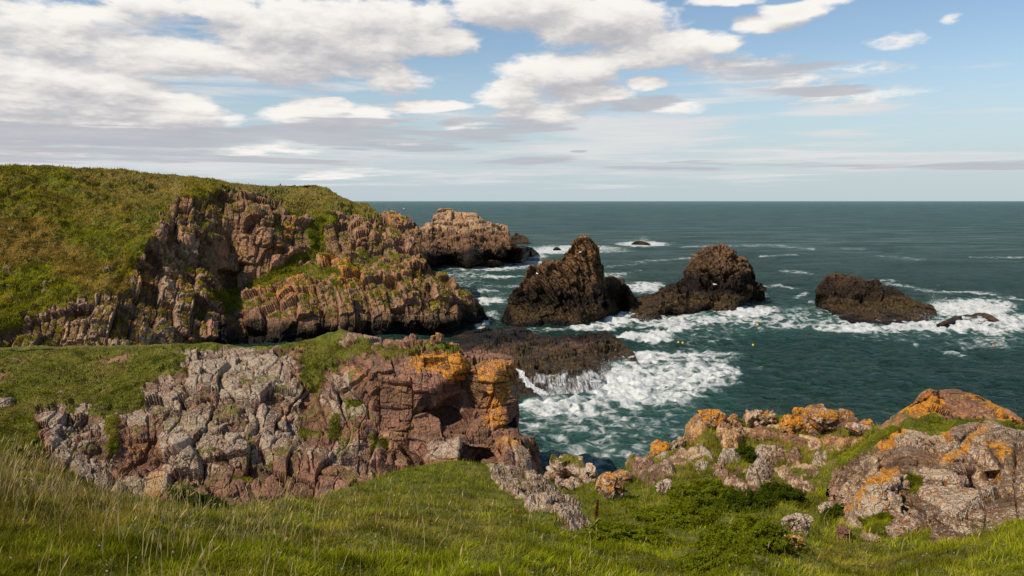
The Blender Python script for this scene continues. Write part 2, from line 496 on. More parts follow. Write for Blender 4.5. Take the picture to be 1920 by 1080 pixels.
def hl_masks(S):
    M, T = MT(S)
    u, v = warped(S, 9.0, 16)
    z = S.P0[..., 2]
    g = area(u, v, [(-400, 200), (900, 200), (720, 400), (690, 412), (650, 405), (620, 402), (590, 402), (560, 398), (530, 383), (470, 366), (430, 362), (345, 366), (330, 385),
                    (300, 400), (290, 440), (270, 470), (250, 510), (235, 545), (190, 555), (140, 562), (95, 578), (50, 592), (0, 612), (-400, 625)], 9)
    g = np.maximum(g, area(u, v, [(600, 402), (632, 415), (620, 445), (600, 480), (560, 500), (600, 505), (640, 515), (600, 525), (540, 522), (500, 545), (440, 560), (470, 575), (430, 585), (388, 560), (400, 545), (450, 535), (480, 515), (540, 500), (570, 470), (575, 430)], 7))
    g = np.maximum(g, 0.40 * area(u, v, [(375, 400), (420, 410), (450, 470), (440, 500), (380, 520), (378, 450)], 10))
    g = np.maximum(g, area(u, v, [(694, 424), (712, 424), (714, 436), (698, 438)], 4))
    g = np.maximum(g, 0.45 * area(u, v, [(700, 430), (760, 470), (740, 500), (640, 520), (680, 470)], 14))
    g = np.where(S.U > 640, g * sstep(-0.05, 0.35, S.N0[..., 2] + 0.25 * (g > 0.9)), g)
    nz = fbm(S.P0 / 3.0, 4)
    g = np.clip(g - 0.5 * sstep(0.12, 0.5, nz) * (S.V > 500) * (S.U < 360), 0, 1)
    g[:S.nbk] = np.where(z[:S.nbk] > 12, 1.0, 0)
    g = np.where((S.U > 715) & (S.V < 470), g * 0.25, g)
    M[..., 0] = g
    o = 0.35 * np.ones_like(g)
    for p, w in (([(520, 400), (560, 400), (560, 450), (530, 450)], 1.0), ([(240, 500), (300, 500), (310, 540), (250, 560)], 0.85), ([(330, 500), (350, 500), (355, 560), (330, 560)], .9),
                 ([(590, 470), (640, 470), (640, 510), (590, 505)], 0.95), ([(620, 500), (680, 500), (690, 540), (620, 530)], 0.9), ([(720, 395), (760, 400), (760, 440), (720, 430)], 0.75),
                 ([(480, 535), (600, 525), (600, 560), (480, 575)], 0.75), ([(640, 440), (700, 450), (690, 490), (640, 500)], 0.6), ([(700, 480), (800, 500), (800, 560), (700, 540)], .6), ([(420, 600), (470, 590), (470, 640), (420, 630)], .7)):
        o = np.maximum(o, w * area(u, v, p, 12))
    M[..., 1] = 0.82 * o * (z > 3)
    w = 0.15 + 0.42 * area(u, v, [(-100, 540), (260, 480), (380, 440), (380, 700), (-100, 700)], 30)
    M[..., 2] = w * (z > 3)
    jag = z + 1.6 * fbm(S.P0 / 5.0, 3)
    M[..., 3] = (1 - sstep(2.5, 6.0, jag)) * (S.U > 400)
    T[..., 0] = 0.34 + 0.85 * area(u, v, [(400, 590), (480, 555), (540, 545), (580, 570), (590, 620), (470, 640), (400, 620)], 16) + 0.6 * area(u, v, [(668, 410), (700, 418), (690, 480), (665, 480)], 10)
    T[..., 1] = 1 - sstep(1.0, 4.0, jag)
    dry = 0.40 + 0.6 * fbm(S.P0 * np.array([1, 1, 2.0]) / 16.0, 4) + 0.55 * fbm(S.P0 / 3.2 + 8, 3)
    dry = dry + 0.75 * area(u, v, [(-50, 400), (60, 420), (160, 480), (170, 520), (60, 500), (-50, 480)], 25) + 0.55 * area(u, v, [(180, 320), (330, 345), (340, 368), (300, 372), (240, 345)], 12) \
        + 0.5 * area(u, v, [(430, 340), (490, 355), (480, 366), (420, 350)], 8) - 0.55 * area(u, v, [(-50, 480), (150, 520), (180, 590), (50, 640), (-50, 640)], 25) \
        - 0.3 * area(u, v, [(80, 380), (330, 370), (280, 470), (120, 460)], 25) + 0.35 * area(u, v, [(500, 345), (640, 360), (700, 395), (560, 375)], 12)
    lowg = (S.V > 400) & (S.U > 370)
    T[..., 2] = np.clip(np.where(lowg, dry - 0.6, dry), 0, 1)
    return M, T

def hl_relief(S, M):
    P = S.P0
    rock = np.clip(1 - M[..., 0] * 1.15, 0, 1)
    d1, r1 = bricks(P, (3.6, 4.0, 11.5), 0.20, 0.45, 1, 0.95, 0.55, 0.16, 0.12, 0.22)
    d2, r2 = bricks(P, (1.35, 1.6, 4.4), 0.24, 0.50, 2, 0.95, 0.6, 0.40, 0.12, 0.2)
    d3, r3 = bricks(P, (0.62, 0.7, 1.2), 0.14, 0.3, 3, 0.9, 0.7, 0.35, 0.18, 0.15)
    smooth_pink = area(S.U, S.V, [(450, 600), (490, 560), (540, 548), (590, 575), (590, 620), (480, 635)], 12)
    rough = 1 - 0.75 * smooth_pink
    d = rock * (1.0 * d1 + rough * (0.68 * d2 + 0.30 * d3)) + rock * (0.8 * fbm(P / 7.0, 3) + 0.08 * fbm(P / 0.8, 3))
    turf = 1.3 * fbm(P / 9.0, 4) + 1.0 * (0.55 - np.abs(perlin(P / 3.4 + 2))) + 0.6 * fbm(P / 1.8, 3)
    d = d + (1 - rock) * turf
    crest = sstep(0, 14, S.V - curve(hl_top)(S.U))
    d = d * (0.45 + 0.55 * crest)
    return d, 0.4 * r2 + 0.5 * r1 + 0.1 * r3

hl_back = {-700: [(30, -1.6), (90, -7), (200, -40)], -260: [(30, -1.6), (90, -7), (200, -40)], 525: [(10, -0.9), (60, -9), (150, -42)], 640: [(6, -0.9), (30, -12), (60, -45)],
           785: [(3, -0.5), (12, -12), (25, -40)], 830: [(2, -0.6), (8, -6), (16, -20)], 913: [(1, -0.5), (3, -2), (6, -6)]}
HL = sheet('headland', hl_top, hl_bot, hl_f, -700, 914, 1.7, 1.7, hl_back, hl_relief, hl_masks, M_FAR, ((-700, -100, 4.0), (340, 425, 0.6), (780, 792, 0.6)), ledge=0.62)
tag(HL.obj, 'tall grass topped headland with rust coloured sea cliffs and a dark wet foot', None, None, 'structure')

# ================================================================== rocks standing in the sea
def sea_masks(lo, hi, dark, pink=0.25, orange=0.15, white=0.05, body=0.62, tops=None, topdry=0.5):
    def f(S):
        M, T = MT(S)
        z = S.P0[..., 2]
        j = z + 1.1 * fbm(S.P0 / 4.0, 4)
        M[..., 1] = orange; M[..., 2] = white
        if tops is not None:
            t = sstep(tops[0], tops[1], j)
            M[..., 1] = np.maximum(M[..., 1], t * tops[2]); M[..., 2] = np.maximum(M[..., 2], t * tops[3])
        M[..., 3] = np.maximum(1 - sstep(lo, hi, j), body * (1 - (sstep(tops[0], tops[1], j) if tops is not None else 0) * topdry))
        T[..., 0] = pink
        T[..., 1] = np.clip((1 - sstep(0.1, 1.2, j)) + dark * sstep(3.0, 5.0, j) * (1 - sstep(hi * 0.8, hi, j)), 0, 1)
        return M, T
    return f

def sea_relief(size, stretch, tilt, turn, seed, amp=1.0, edge=10, top=None, shelf=3.2):
    def f(S, M):
        P = S.P0
        k = size / 3.4
        d1, r1 = bricks(P, (2.6 * k * stretch[0], 2.8 * k, 2.6 * k * stretch[2]), tilt, turn, seed, 0.9, 0.6, 0.25, 0.13, 0.25)
        d2, r2 = bricks(P, (1.0 * k * stretch[0], 1.1 * k, 0.9 * k * stretch[2]), tilt * 1.2, turn + .2, seed + 1, 1.0, 0.7, 0.45, 0.16, 0.22)
        d3, r3 = bricks(P, (0.5 * k, 0.5 * k, 0.8 * k), tilt, turn, seed + 2, 1.0, 0.7, 0.4, 0.18, 0.2)
        up = sstep(shelf * 0.5, shelf * 1.4, P[..., 2])
        d = amp * ((1.55 * d1 + 1.25 * d2) * (0.35 + 0.65 * up) + 0.45 * d3) + 0.6 * up * fbm(P / 4.5, 3) + 0.05 * fbm(P / 0.7, 3)
        d = d - d[S.nbk:].mean() - 0.1
        if top is not None:
            d = d * (0.55 + 0.45 * sstep(0, edge, S.V - curve(top)(S.U)))
        return d, 0.4 * r1 + 0.4 * r2 + 0.2 * r3
    return f

def sea_rock(name, label, cat, top, water, ctl, back, mask, relief, du=1.5, group=None, mat=None):
    bot = [(u, v + 7) for u, v in water]
    pts = list(ctl) + [(u, v, 's') for u, v in water] + [(u, v + 7, sea_y(v)) for u, v in water]
    f = Facets(pts, 6.0, 0.7)
    S = sheet(name, top, bot, f, top[0][0], top[-1][0], du, du, back, relief, mask, mat or M_STACK)
    tag(S.obj, label, cat, group)
    return S

# the far rocky point beyond the headland
t = [(700, 470), (740, 440), (785, 428), (797, 418), (810, 417), (812, 404), (816, 398), (828, 393), (847, 393), (856, 396), (867, 399), (878, 401), (890, 402), (900, 407), (910, 415),
     (922, 418), (933, 419), (945, 420), (951, 424), (954, 440), (958, 450), (963, 455), (972, 460), (980, 463), (990, 463), (997, 465), (1005, 470), (1009, 474)]
w = [(700, 505), (780, 500), (827, 498), (850, 498), (873, 502), (907, 498), (925, 490), (940, 487), (973, 484), (990, 480), (1009, 476)]
c = [(812, 404, 372), (847, 393, 378), (890, 402, 375), (933, 419, 378), (951, 424, 380), (785, 428, 370), (720, 450, 372), (820, 425, 366), (870, 425, 366), (910, 428, 368),
     (800, 435, 358), (870, 440, 357), (930, 440, 364), (860, 470, 343), (920, 465, 350), (780, 460, 345), (800, 485, 328), (880, 485, 334), (940, 475, 350), (980, 464, 362)]
FP = sea_rock('rocky_point', 'long rocky point with pale tan crown jutting out beyond the headland cliffs', 'rocky point', t, w, c,
              {700: [(4, -1), (20, -20), (30, -40)], 847: [(5, -0.5), (18, -12), (30, -45)], 1009: [(1, -.3), (3, -2), (5, -8)]},
              sea_masks(6.5, 11, 0.85, 0.35, 0.35, 0.2, 0.35, tops=(14.0, 17.0, 0.62, 0.90), topdry=1.0),
              sea_relief(5.0, (1.6, 1.2, 0.9), 0.15, 0.2, 31, 0.6, 8, t), 1.2, mat=M_TIP)
t = [(955, 452), (958, 443), (963, 441), (968, 437), (974, 440), (984, 442), (990, 447), (993, 456)]
sea_rock('low_islet', 'low dark islet in the sea just beyond the tip of the rocky point', 'sea rock', t, [(955, 456), (993, 457)], [(968, 438, 560), (985, 443, 560)],
         {955: [(2, -.3), (8, -3), (12, -15)], 993: [(1, -.3), (4, -3), (6, -10)]}, sea_masks(3, 7, 0.3), sea_relief(3.0, (1.5, 1.5, 0.7), 0.2, 0.2, 35, .6, 5, t), 1.0)
t = [(885, 497), (897, 495), (915, 489), (925, 488), (936, 489), (946, 496)]
sea_rock('low_islet', 'small dark hump of rock awash below the rocky point', 'sea rock', t, [(885, 499), (946, 498)], [(925, 488, 346)],
         {885: [(1, -.3), (4, -2), (6, -8)]}, sea_masks(3, 6, 0.6), sea_relief(2.0, (1.5, 1.5, 0.7), 0.2, 0.2, 36, .6, 5, t), 1.0)

# the pinnacle
t = [(940, 601), (943, 592), (951, 574), (955, 560), (958, 548), (965, 542), (973, 540), (980, 528), (986, 524), (990, 518), (992, 504), (996, 501), (1001, 499), (1005, 506), (1009, 502), (1013, 493), (1020, 491),
     (1030, 491), (1040, 489), (1047, 488), (1051, 484), (1057, 475), (1063, 469), (1069, 463), (1073, 457), (1075, 451), (1083, 447), (1092, 444), (1100, 442), (1108, 446), (1114, 450), (1118, 458),
     (1123, 463), (1124, 480), (1124, 500), (1126, 517), (1128, 525), (1132, 526), (1137, 522), (1147, 520), (1158, 522), (1167, 525), (1172, 536), (1180, 544), (1186, 552), (1188, 558)]
w = [(940, 603), (950, 606), (970, 608), (1000, 609), (1030, 607), (1060, 609), (1083, 611), (1110, 604), (1133, 599), (1155, 594), (1163, 588), (1170, 575), (1180, 568), (1188, 562)]
c = [(1100, 442, 198), (1075, 452, 198), (1122, 465, 199), (1126, 517, 200), (1100, 480, 194), (1085, 500, 193), (1115, 520, 194), (1047, 488, 200), (1013, 493, 200), (992, 506, 200), (1020, 520, 195),
     (1060, 510, 194), (980, 530, 199), (958, 548, 200), (970, 560, 195), (1000, 545, 194), (1060, 545, 191), (1110, 555, 191), (1147, 520, 207), (1167, 526, 208), (1185, 552, 208), (1155, 545, 204), (1140, 560, 200),
     (950, 576, 198), (990, 575, 190.5), (1050, 572, 188.5), (1100, 570, 188.5), (1020, 592, 187), (1080, 588, 186), (1130, 580, 190)]
ST1 = sea_rock('sea_stack', 'tall dark sea stack with a narrow square topped pinnacle', 'sea stack', t, w, c,
               {940: [(1, -.5), (4, -4), (7, -12)], 1000: [(2, -1), (6, -8), (10, -25)], 1100: [(2.5, -.6), (6, -10), (12, -30)], 1124: [(2, -.6), (5, -10), (9, -26)], 1188: [(1, -.5), (4, -4), (7, -12)]},
               sea_masks(6.5, 9.5, 0.8, 0.35, 0.42, 0.15, tops=(9, 14, 0.5, 0.42)), sea_relief(3.6, (0.7, 0.9, 3.0), -0.22, 0.3, 41, 0.95, 10, t), 1.2)
# the domed stack
t = [(1160, 575), (1166, 568), (1177, 560), (1195, 556), (1220, 553), (1235, 546), (1247, 540), (1258, 537), (1270, 535), (1279, 526), (1287, 517), (1289, 505), (1292, 496), (1297, 487), (1303, 479), (1310, 472), (1317, 467),
     (1326, 464), (1333, 463), (1345, 460), (1353, 459), (1361, 461), (1368, 466), (1376, 469), (1379, 476), (1382, 482), (1390, 484), (1398, 486), (1405, 494), (1411, 504), (1415, 516), (1419, 528), (1424, 534), (1430, 537), (1432, 547), (1434, 556)]
w = [(1160, 580), (1180, 598), (1200, 605), (1240, 599), (1246, 590), (1300, 587), (1330, 582), (1370, 588), (1385, 578), (1400, 569), (1420, 563), (1434, 560)]
c = [(1353, 459, 226), (1317, 467, 226), (1290, 500, 228), (1398, 486, 226), (1418, 528, 226), (1270, 536, 230), (1220, 554, 222), (1340, 490, 220), (1310, 510, 220), (1380, 510, 219), (1350, 530, 216), (1300, 540, 217), (1400, 540, 219),
     (1400, 556, 219), (1350, 545, 213), (1330, 565, 208), (1270, 560, 211), (1200, 570, 211), (1180, 565, 217), (1210, 590, 194), (1250, 575, 202), (1380, 565, 210), (1425, 545, 223)]
ST2 = sea_rock('sea_stack', 'rounded dark sea stack like a dome on a low weedy shelf', 'sea stack', t, w, c,
               {1160: [(1, -.3), (4, -2), (7, -10)], 1260: [(2, -.5), (8, -4), (14, -15)], 1353: [(5, -1), (12, -10), (20, -30)], 1434: [(1, -.5), (3, -3), (5, -10)]},
               sea_masks(7.5, 11.0, 0.8, 0.45, 0.3, 0.12, tops=(10, 14, 0.35, 0.4)), sea_relief(3.4, (0.9, 0.9, 1.7), 0.2, 0.4, 51, 0.85, 9, t), 1.2)
# the wedge rock
t = [(1529, 567), (1531, 550), (1536, 538), (1543, 525), (1550, 519), (1557, 515), (1568, 513), (1580, 513), (1597, 517), (1613, 520), (1622, 524), (1632, 523), (1640, 525), (1652, 531), (1663, 538), (1685, 548), (1707, 557),
     (1720, 565), (1733, 571), (1744, 571), (1751, 574), (1755, 584), (1756, 592)]
w = [(1529, 570), (1545, 580), (1560, 589), (1587, 604), (1615, 606), (1647, 609), (1690, 607), (1733, 604), (1748, 600), (1756, 595)]
c = [(1557, 515, 216), (1613, 520, 216), (1663, 538, 213), (1707, 557, 208), (1750, 573, 204), (1532, 550, 216), (1550, 560, 208), (1600, 550, 206), (1650, 565, 203), (1700, 578, 200), (1600, 580, 199), (1680, 590, 196), (1740, 590, 197)]
ST3 = sea_rock('sea_stack', 'low wedge shaped dark sea rock sloping into white surf', 'sea stack', t, w, c,
               {1529: [(1, -.3), (3, -3), (5, -10)], 1600: [(3, -.5), (10, -5), (16, -16)], 1756: [(1, -.3), (3, -2), (5, -8)]},
               sea_masks(6.0, 10.5, 0.7, 0.4, 0.2, 0.05), sea_relief(3.2, (2.2, 1.0, 0.8), 0.45, 0.1, 61, 0.75, 8, t), 1.2)
t = [(1756, 608), (1775, 599), (1785, 595), (1800, 592), (1813, 589), (1822, 590), (1830, 586), (1845, 586), (1858, 590), (1874, 600)]
sea_rock('low_islet', 'flat brown rock slab almost covered by surf right of the wedge rock', 'sea rock', t, [(1756, 613), (1785, 609), (1827, 611), (1850, 608), (1874, 606)], [(1813, 598, 194.5), (1840, 595, 195.5)],
         {1760: [(1, -.2), (3, -1.5), (5, -6)]}, sea_masks(0.2, 0.9, 0.0, 0.5, 0, 0, 0.45), sea_relief(1.6, (2.0, 1.2, 0.7), 0.4, 0.1, 65, .2, 5, t), 1.0)
t = [(1184, 457), (1190, 453), (1197, 451), (1205, 452), (1212, 454), (1219, 457)]
sea_rock('low_islet', 'tiny distant rock breaking the waves between the two stacks', 'sea rock', t, [(1184, 459), (1219, 459)], [(1200, 452, 533)],
         {1184: [(1, -.2), (4, -2), (6, -8)]}, sea_masks(3, 6, 0.8), sea_relief(2.4, (1.5, 1.2, 0.8), 0.3, 0.1, 67, .6, 3, t), 0.8)
t = [(1037, 467), (1042, 463), (1048, 464), (1052, 468)]
sea_rock('low_islet', 'tiny dark rock awash behind the tall pinnacle', 'sea rock', t, [(1037, 469), (1052, 469)], [(1045, 464, 470)],
         {1037: [(1, -.2), (3, -2), (5, -6)]}, sea_masks(3, 6, 0.9), sea_relief(2.0, (1.5, 1.2, 0.8), 0.3, 0.1, 68, .5, 3, t), 0.8)
# the reef
def reef_masks(S):
    M, T = MT(S)
    u, v = warped(S, 4.0, 9)
    M[..., 3] = 1.0
    q = fbm(S.P0 * np.array([0.6, 1.4, 2.0]) / 5.0, 4)
    band = area(u, v, [(850, 655), (1000, 640), (1110, 640), (1130, 652), (1000, 672), (900, 690), (850, 690)], 12)
    M[..., 3] = np.clip(1 - 0.62 * band * sstep(-0.35, 0.25, q), 0, 1)
    T[..., 0] = 0.7
    T[..., 1] = np.clip(0.9 * area(u, v, [(780, 600), (1200, 600), (1150, 640), (1060, 640), (960, 640), (860, 668), (780, 680)], 12) * sstep(-0.4, 0.1, q + 0.3)
                        + 0.45 * area(u, v, [(960, 745), (975, 700), (1130, 700), (1130, 745)], 10), 0, 1)
    line = sdist(S.U, S.V, [(962, 688), (968, 688), (992, 708), (1016, 728), (1038, 745), (1040, 752), (1022, 750), (1000, 730), (980, 710)])
    film = 1.25 * sstep(-3, 4, line + 2.5 * fbm(S.P0 / 1.2, 3))
    film = np.maximum(film, 0.56 * area(u, v, [(992, 704), (1030, 694), (1085, 700), (1085, 760), (1045, 760)], 10))
    film = np.maximum(film, 0.62 * area(u, v, [(1080, 698), (1140, 696), (1150, 720), (1120, 750), (1075, 750)], 8))
    film = np.maximum(film, 0.9 * sstep(9, 0, np.abs(S.V - curve([(a_, b_) for a_, b_ in w])(S.U))) * (S.U > 1030))
    T[..., 2] = np.clip(film, 0, 1)
    return M, T

t = [(790, 640), (820, 632), (845, 634), (860, 628), (872, 622), (890, 620), (905, 616), (925, 618), (945, 614), (962, 612), (980, 614), (995, 620), (1005, 626), (1018, 631), (1030, 630), (1045, 632), (1060, 628), (1075, 630), (1090, 627),
     (1100, 622), (1110, 626), (1125, 622), (1138, 622), (1145, 628), (1153, 634), (1165, 641), (1178, 650), (1187, 658), (1192, 670), (1196, 682)]
w = [(790, 790), (960, 762), (975, 752), (1000, 754), (1025, 757), (1032, 750), (1045, 746), (1080, 744), (1110, 738), (1135, 716), (1140, 700), (1160, 692), (1180, 690), (1196, 685)]
c = [(862, 626, 172), (962, 612, 174), (1018, 631, 163), (1100, 622, 167), (1140, 623, 165), (1187, 660, 148), (900, 650, 150), (980, 650, 148), (1060, 650, 147), (1130, 650, 147), (900, 690, 130), (980, 680, 133), (1040, 685, 131.5), (1100, 690, 131), (1130, 680, 137),
     (1000, 700, 126), (1060, 705, 125), (970, 715, 121), (1000, 730, 117.5), (1040, 725, 119.5), (1090, 720, 121), (1170, 680, 142), (820, 640, 166), (800, 720, 122)]
RF = sea_rock('reef', 'broad flat brown reef with seawater streaming down its front', 'reef', t, w, c,
              {790: [(4, -.5), (10, -3), (16, -10)], 1100: [(3, -.5), (6, -2.5), (10, -8)], 1196: [(1, -.3), (3, -2), (5, -6)]},
              reef_masks, sea_relief(2.6, (1.6, 1.2, 0.8), 0.1, 0.2, 71, 0.45, 8, t, 1.0), 1.5)

# ================================================================== the outcrop across the gully
oc_top = [(-700, 680), (-260, 668), (0, 660), (60, 656), (200, 655), (300, 652), (400, 648), (430, 652), (470, 655), (500, 655), (530, 650), (560, 645), (600, 632), (640, 621), (652, 626), (664, 627), (680, 631), (700, 634), (730, 636), (757, 640),
          (768, 634), (773, 634), (778, 642), (800, 641), (830, 642), (845, 648), (860, 653), (866, 660), (873, 662), (890, 661), (930, 666), (948, 670), (958, 675), (962, 679), (964, 700), (967, 740), (970, 780), (972, 816), (982, 818), (995, 823), (1003, 832), (1008, 848), (1012, 876), (1014, 905)]
oc_bot = [(-700, 880), (-260, 900), (0, 930), (150, 970), (330, 985), (470, 985), (600, 985), (700, 960), (850, 940), (1000, 940), (1014, 935)]
oc_ctl = [(-700, 685, 88), (-700, 760, 70), (-700, 875, 52), (-200, 670, 88), (0, 660, 88), (200, 655, 88), (400, 649, 85), (560, 645, 82), (640, 621, 82), (700, 634, 80), (770, 635, 79), (860, 652, 78), (890, 661, 78), (960, 677, 76),
          (0, 720, 76), (150, 720, 76), (-150, 760, 68), (0, 780, 66), (80, 760, 68), (0, 860, 54), (-200, 880, 50), (60, 900, 52), (100, 800, 62), (150, 850, 57), (200, 800, 62.5), (250, 770, 65.5),
          (300, 700, 73), (370, 690, 74), (470, 690, 75), (540, 690, 75), (600, 680, 76), (640, 660, 78), (350, 760, 66), (450, 760, 66.5), (540, 740, 70), (570, 770, 70), (600, 720, 72),
          (250, 850, 59), (350, 850, 59), (450, 850, 60), (540, 850, 61.5), (250, 930, 55), (350, 950, 54), (450, 950, 55), (600, 900, 59), (600, 820, 64), (560, 960, 55),
          (630, 720, 71), (640, 780, 66), (660, 850, 63), (680, 670, 73.5), (700, 700, 70.5), (700, 780, 67), (700, 860, 63.5),
          (740, 660, 75), (760, 680, 71), (820, 656, 74.5), (860, 656, 74), (860, 690, 70.5), (760, 740, 68.5), (760, 800, 66.5), (760, 860, 64.5), (800, 730, 69),
          (860, 740, 72), (840, 770, 72), (880, 740, 70.5), (900, 740, 70), (860, 800, 67), (880, 690, 71.5), (884, 760, 69.5), (930, 690, 70.5), (955, 690, 71), (920, 730, 69.5), (950, 760, 70), (966, 780, 73), (968, 720, 74),
          (940, 810, 68), (900, 815, 66), (820, 826, 64), (870, 830, 63.5), (830, 870, 62), (880, 870, 62.5), (920, 830, 64), (960, 830, 65), (1000, 838, 67), (940, 880, 62), (990, 880, 64), (1008, 870, 68), (1000, 930, 62), (850, 930, 58), (1012, 900, 69),
          (905, 870, 64.5)]
oc_f = Facets(oc_ctl, 10, 0.6)

def oc_masks(S):
    M, T = MT(S)
    u, v = warped(S, 3.0, 16)
    u2, v2 = warped(S, 1.2, 9, 9.0)
    g = area(u, v, [(-400, 600), (420, 630), (425, 655), (345, 664), (350, 690), (300, 700), (270, 735), (275, 765), (215, 770), (195, 790), (145, 762), (130, 770), (60, 765), (72, 810), (95, 870), (140, 900), (60, 960), (-400, 960)], 9)
    g = np.maximum(g, area(u, v, [(500, 640), (640, 600), (655, 625), (625, 640), (690, 650), (700, 668), (660, 680), (620, 690), (590, 735), (555, 700), (545, 665)], 8))
    g = np.maximum(g, area(u2, v2, [(690, 655), (760, 650), (800, 656), (770, 668), (720, 672)], 5))
    g = np.maximum(g, area(u2, v2, [(775, 645), (850, 645), (870, 658), (820, 655)], 3))
    for p, k in (([(195, 770), (220, 770), (225, 840), (200, 850)], 0.8), ([(290, 760), (420, 800), (420, 820), (300, 820)], 0.46), ([(560, 800), (605, 810), (600, 830), (560, 825)], 1), ([(640, 745), (670, 750), (680, 770), (650, 765)], 1),
                 ([(690, 820), (720, 820), (725, 845), (690, 840)], 0.9), ([(610, 770), (640, 780), (640, 830), (615, 830)], 0.8), ([(540, 690), (575, 700), (590, 730), (560, 720)], 1), ([(430, 890), (470, 890), (475, 915), (430, 910)], 0.8),
                 ([(350, 700), (420, 690), (520, 740), (400, 750)], 0.42), ([(500, 840), (580, 840), (560, 870), (500, 860)], .5), ([(830, 740), (900, 745), (900, 755), (830, 752)], .4)):
        g = np.maximum(g, k * area(u2, v2, p, 6))
    nz = fbm(S.P0 / 2.2 + 3, 5)
    up = sstep(0.25, 0.75, S.N0[..., 2])
    g = np.maximum(g, 0.50 * sstep(0.15, 0.5, nz) * sstep(760, 700, S.U) * (0.3 + 0.7 * up))
    g = np.clip(g - 0.55 * sstep(0.22, 0.55, -nz) * (S.V > 690), 0, 1)
    bare = fbm(S.P0 * np.array([0.7, 1.3, 1.0]) / 3.0 + 12, 4)
    g = np.where(S.V < 700, g - 0.6 * sstep(0.34, 0.5, bare), g)
    z = S.P0[..., 2]
    g[:S.nbk] = np.where((z[:S.nbk] > 9) & (S.U[:S.nbk] < 700), 0.95, 0.1)
    M[..., 0] = g
    w = 0.25 + 0.58 * area(u2, v2, [(60, 740), (250, 740), (330, 650), (540, 650), (570, 760), (580, 830), (700, 830), (700, 900), (560, 860), (420, 880), (200, 960), (100, 860)], 14)
    w = np.maximum(w, 0.9 * area(u, v, [(345, 650), (430, 640), (545, 670), (555, 710), (520, 740), (430, 720), (360, 700)], 12))
    w = np.maximum(w, 0.75 * area(u, v, [(70, 750), (180, 750), (215, 790), (205, 840), (150, 870), (110, 850)], 10))
    w = np.maximum(w, 0.7 * area(u, v, [(805, 822), (905, 822), (905, 865), (805, 870)], 8)); w = np.maximum(w, 0.55 * area(u, v, [(940, 820), (1010, 825), (1014, 900), (950, 880)], 8))
    w = np.maximum(w, 0.85 * area(u, v, [(600, 700), (650, 690), (690, 790), (660, 800), (600, 760)], 10))
    w = np.maximum(w, 0.7 * area(u, v, [(620, 630), (700, 630), (760, 640), (700, 650), (625, 650)], 6))
    w = w * (1 - 0.8 * area(u, v, [(660, 670), (780, 690), (870, 700), (880, 810), (700, 820), (690, 760)], 14))
    w = w * (1 - 0.7 * area(u, v, [(215, 810), (290, 800), (300, 870), (220, 880)], 10))
    M[..., 2] = w
    o = 0.22 + 0 * w
    for p, k in (([(765, 660), (830, 655), (868, 656), (880, 690), (840, 715), (790, 700), (765, 690)], 0.95), ([(800, 640), (870, 655), (876, 715), (845, 715)], .95), ([(880, 690), (930, 680), (964, 676), (966, 720), (930, 740), (885, 720)], 0.8),
                 ([(900, 740), (945, 730), (950, 810), (905, 800)], 0.85), ([(640, 680), (680, 690), (700, 710), (640, 700)], 0.6), ([(920, 815), (960, 820), (970, 850), (930, 840)], 0.75), ([(230, 820), (300, 820), (300, 860), (240, 850)], 0.6),
                 ([(270, 880), (310, 880), (300, 940), (270, 940)], 0.75), ([(520, 750), (560, 760), (550, 790), (520, 780)], .6), ([(930, 690), (966, 680), (964, 705), (940, 715)], 1.0)):
        o = np.maximum(o, k * area(u2, v2, p, 7))
    M[..., 1] = 0.86 * o
    M[..., 3] = 1 - sstep(0.5, 3.5, z + fbm(S.P0 / 4.0, 3))
    T[..., 0] = 0.88 + 0.4 * area(u, v, [(420, 700), (500, 700), (500, 830), (440, 830)], 20) + 0.4 * area(u, v, [(560, 750), (650, 700), (700, 680), (720, 800), (640, 900), (560, 820)], 20) + .3 * area(u, v, [(220, 780), (290, 790), (300, 900), (220, 900)], 15)
    dry = 0.18 + 0.45 * fbm(S.P0 / 5.0, 4) + 0.35 * area(u, v, [(170, 680), (240, 680), (250, 720), (180, 720)], 15)
    T[..., 2] = np.clip(dry, 0, 0.8)
    return M, T

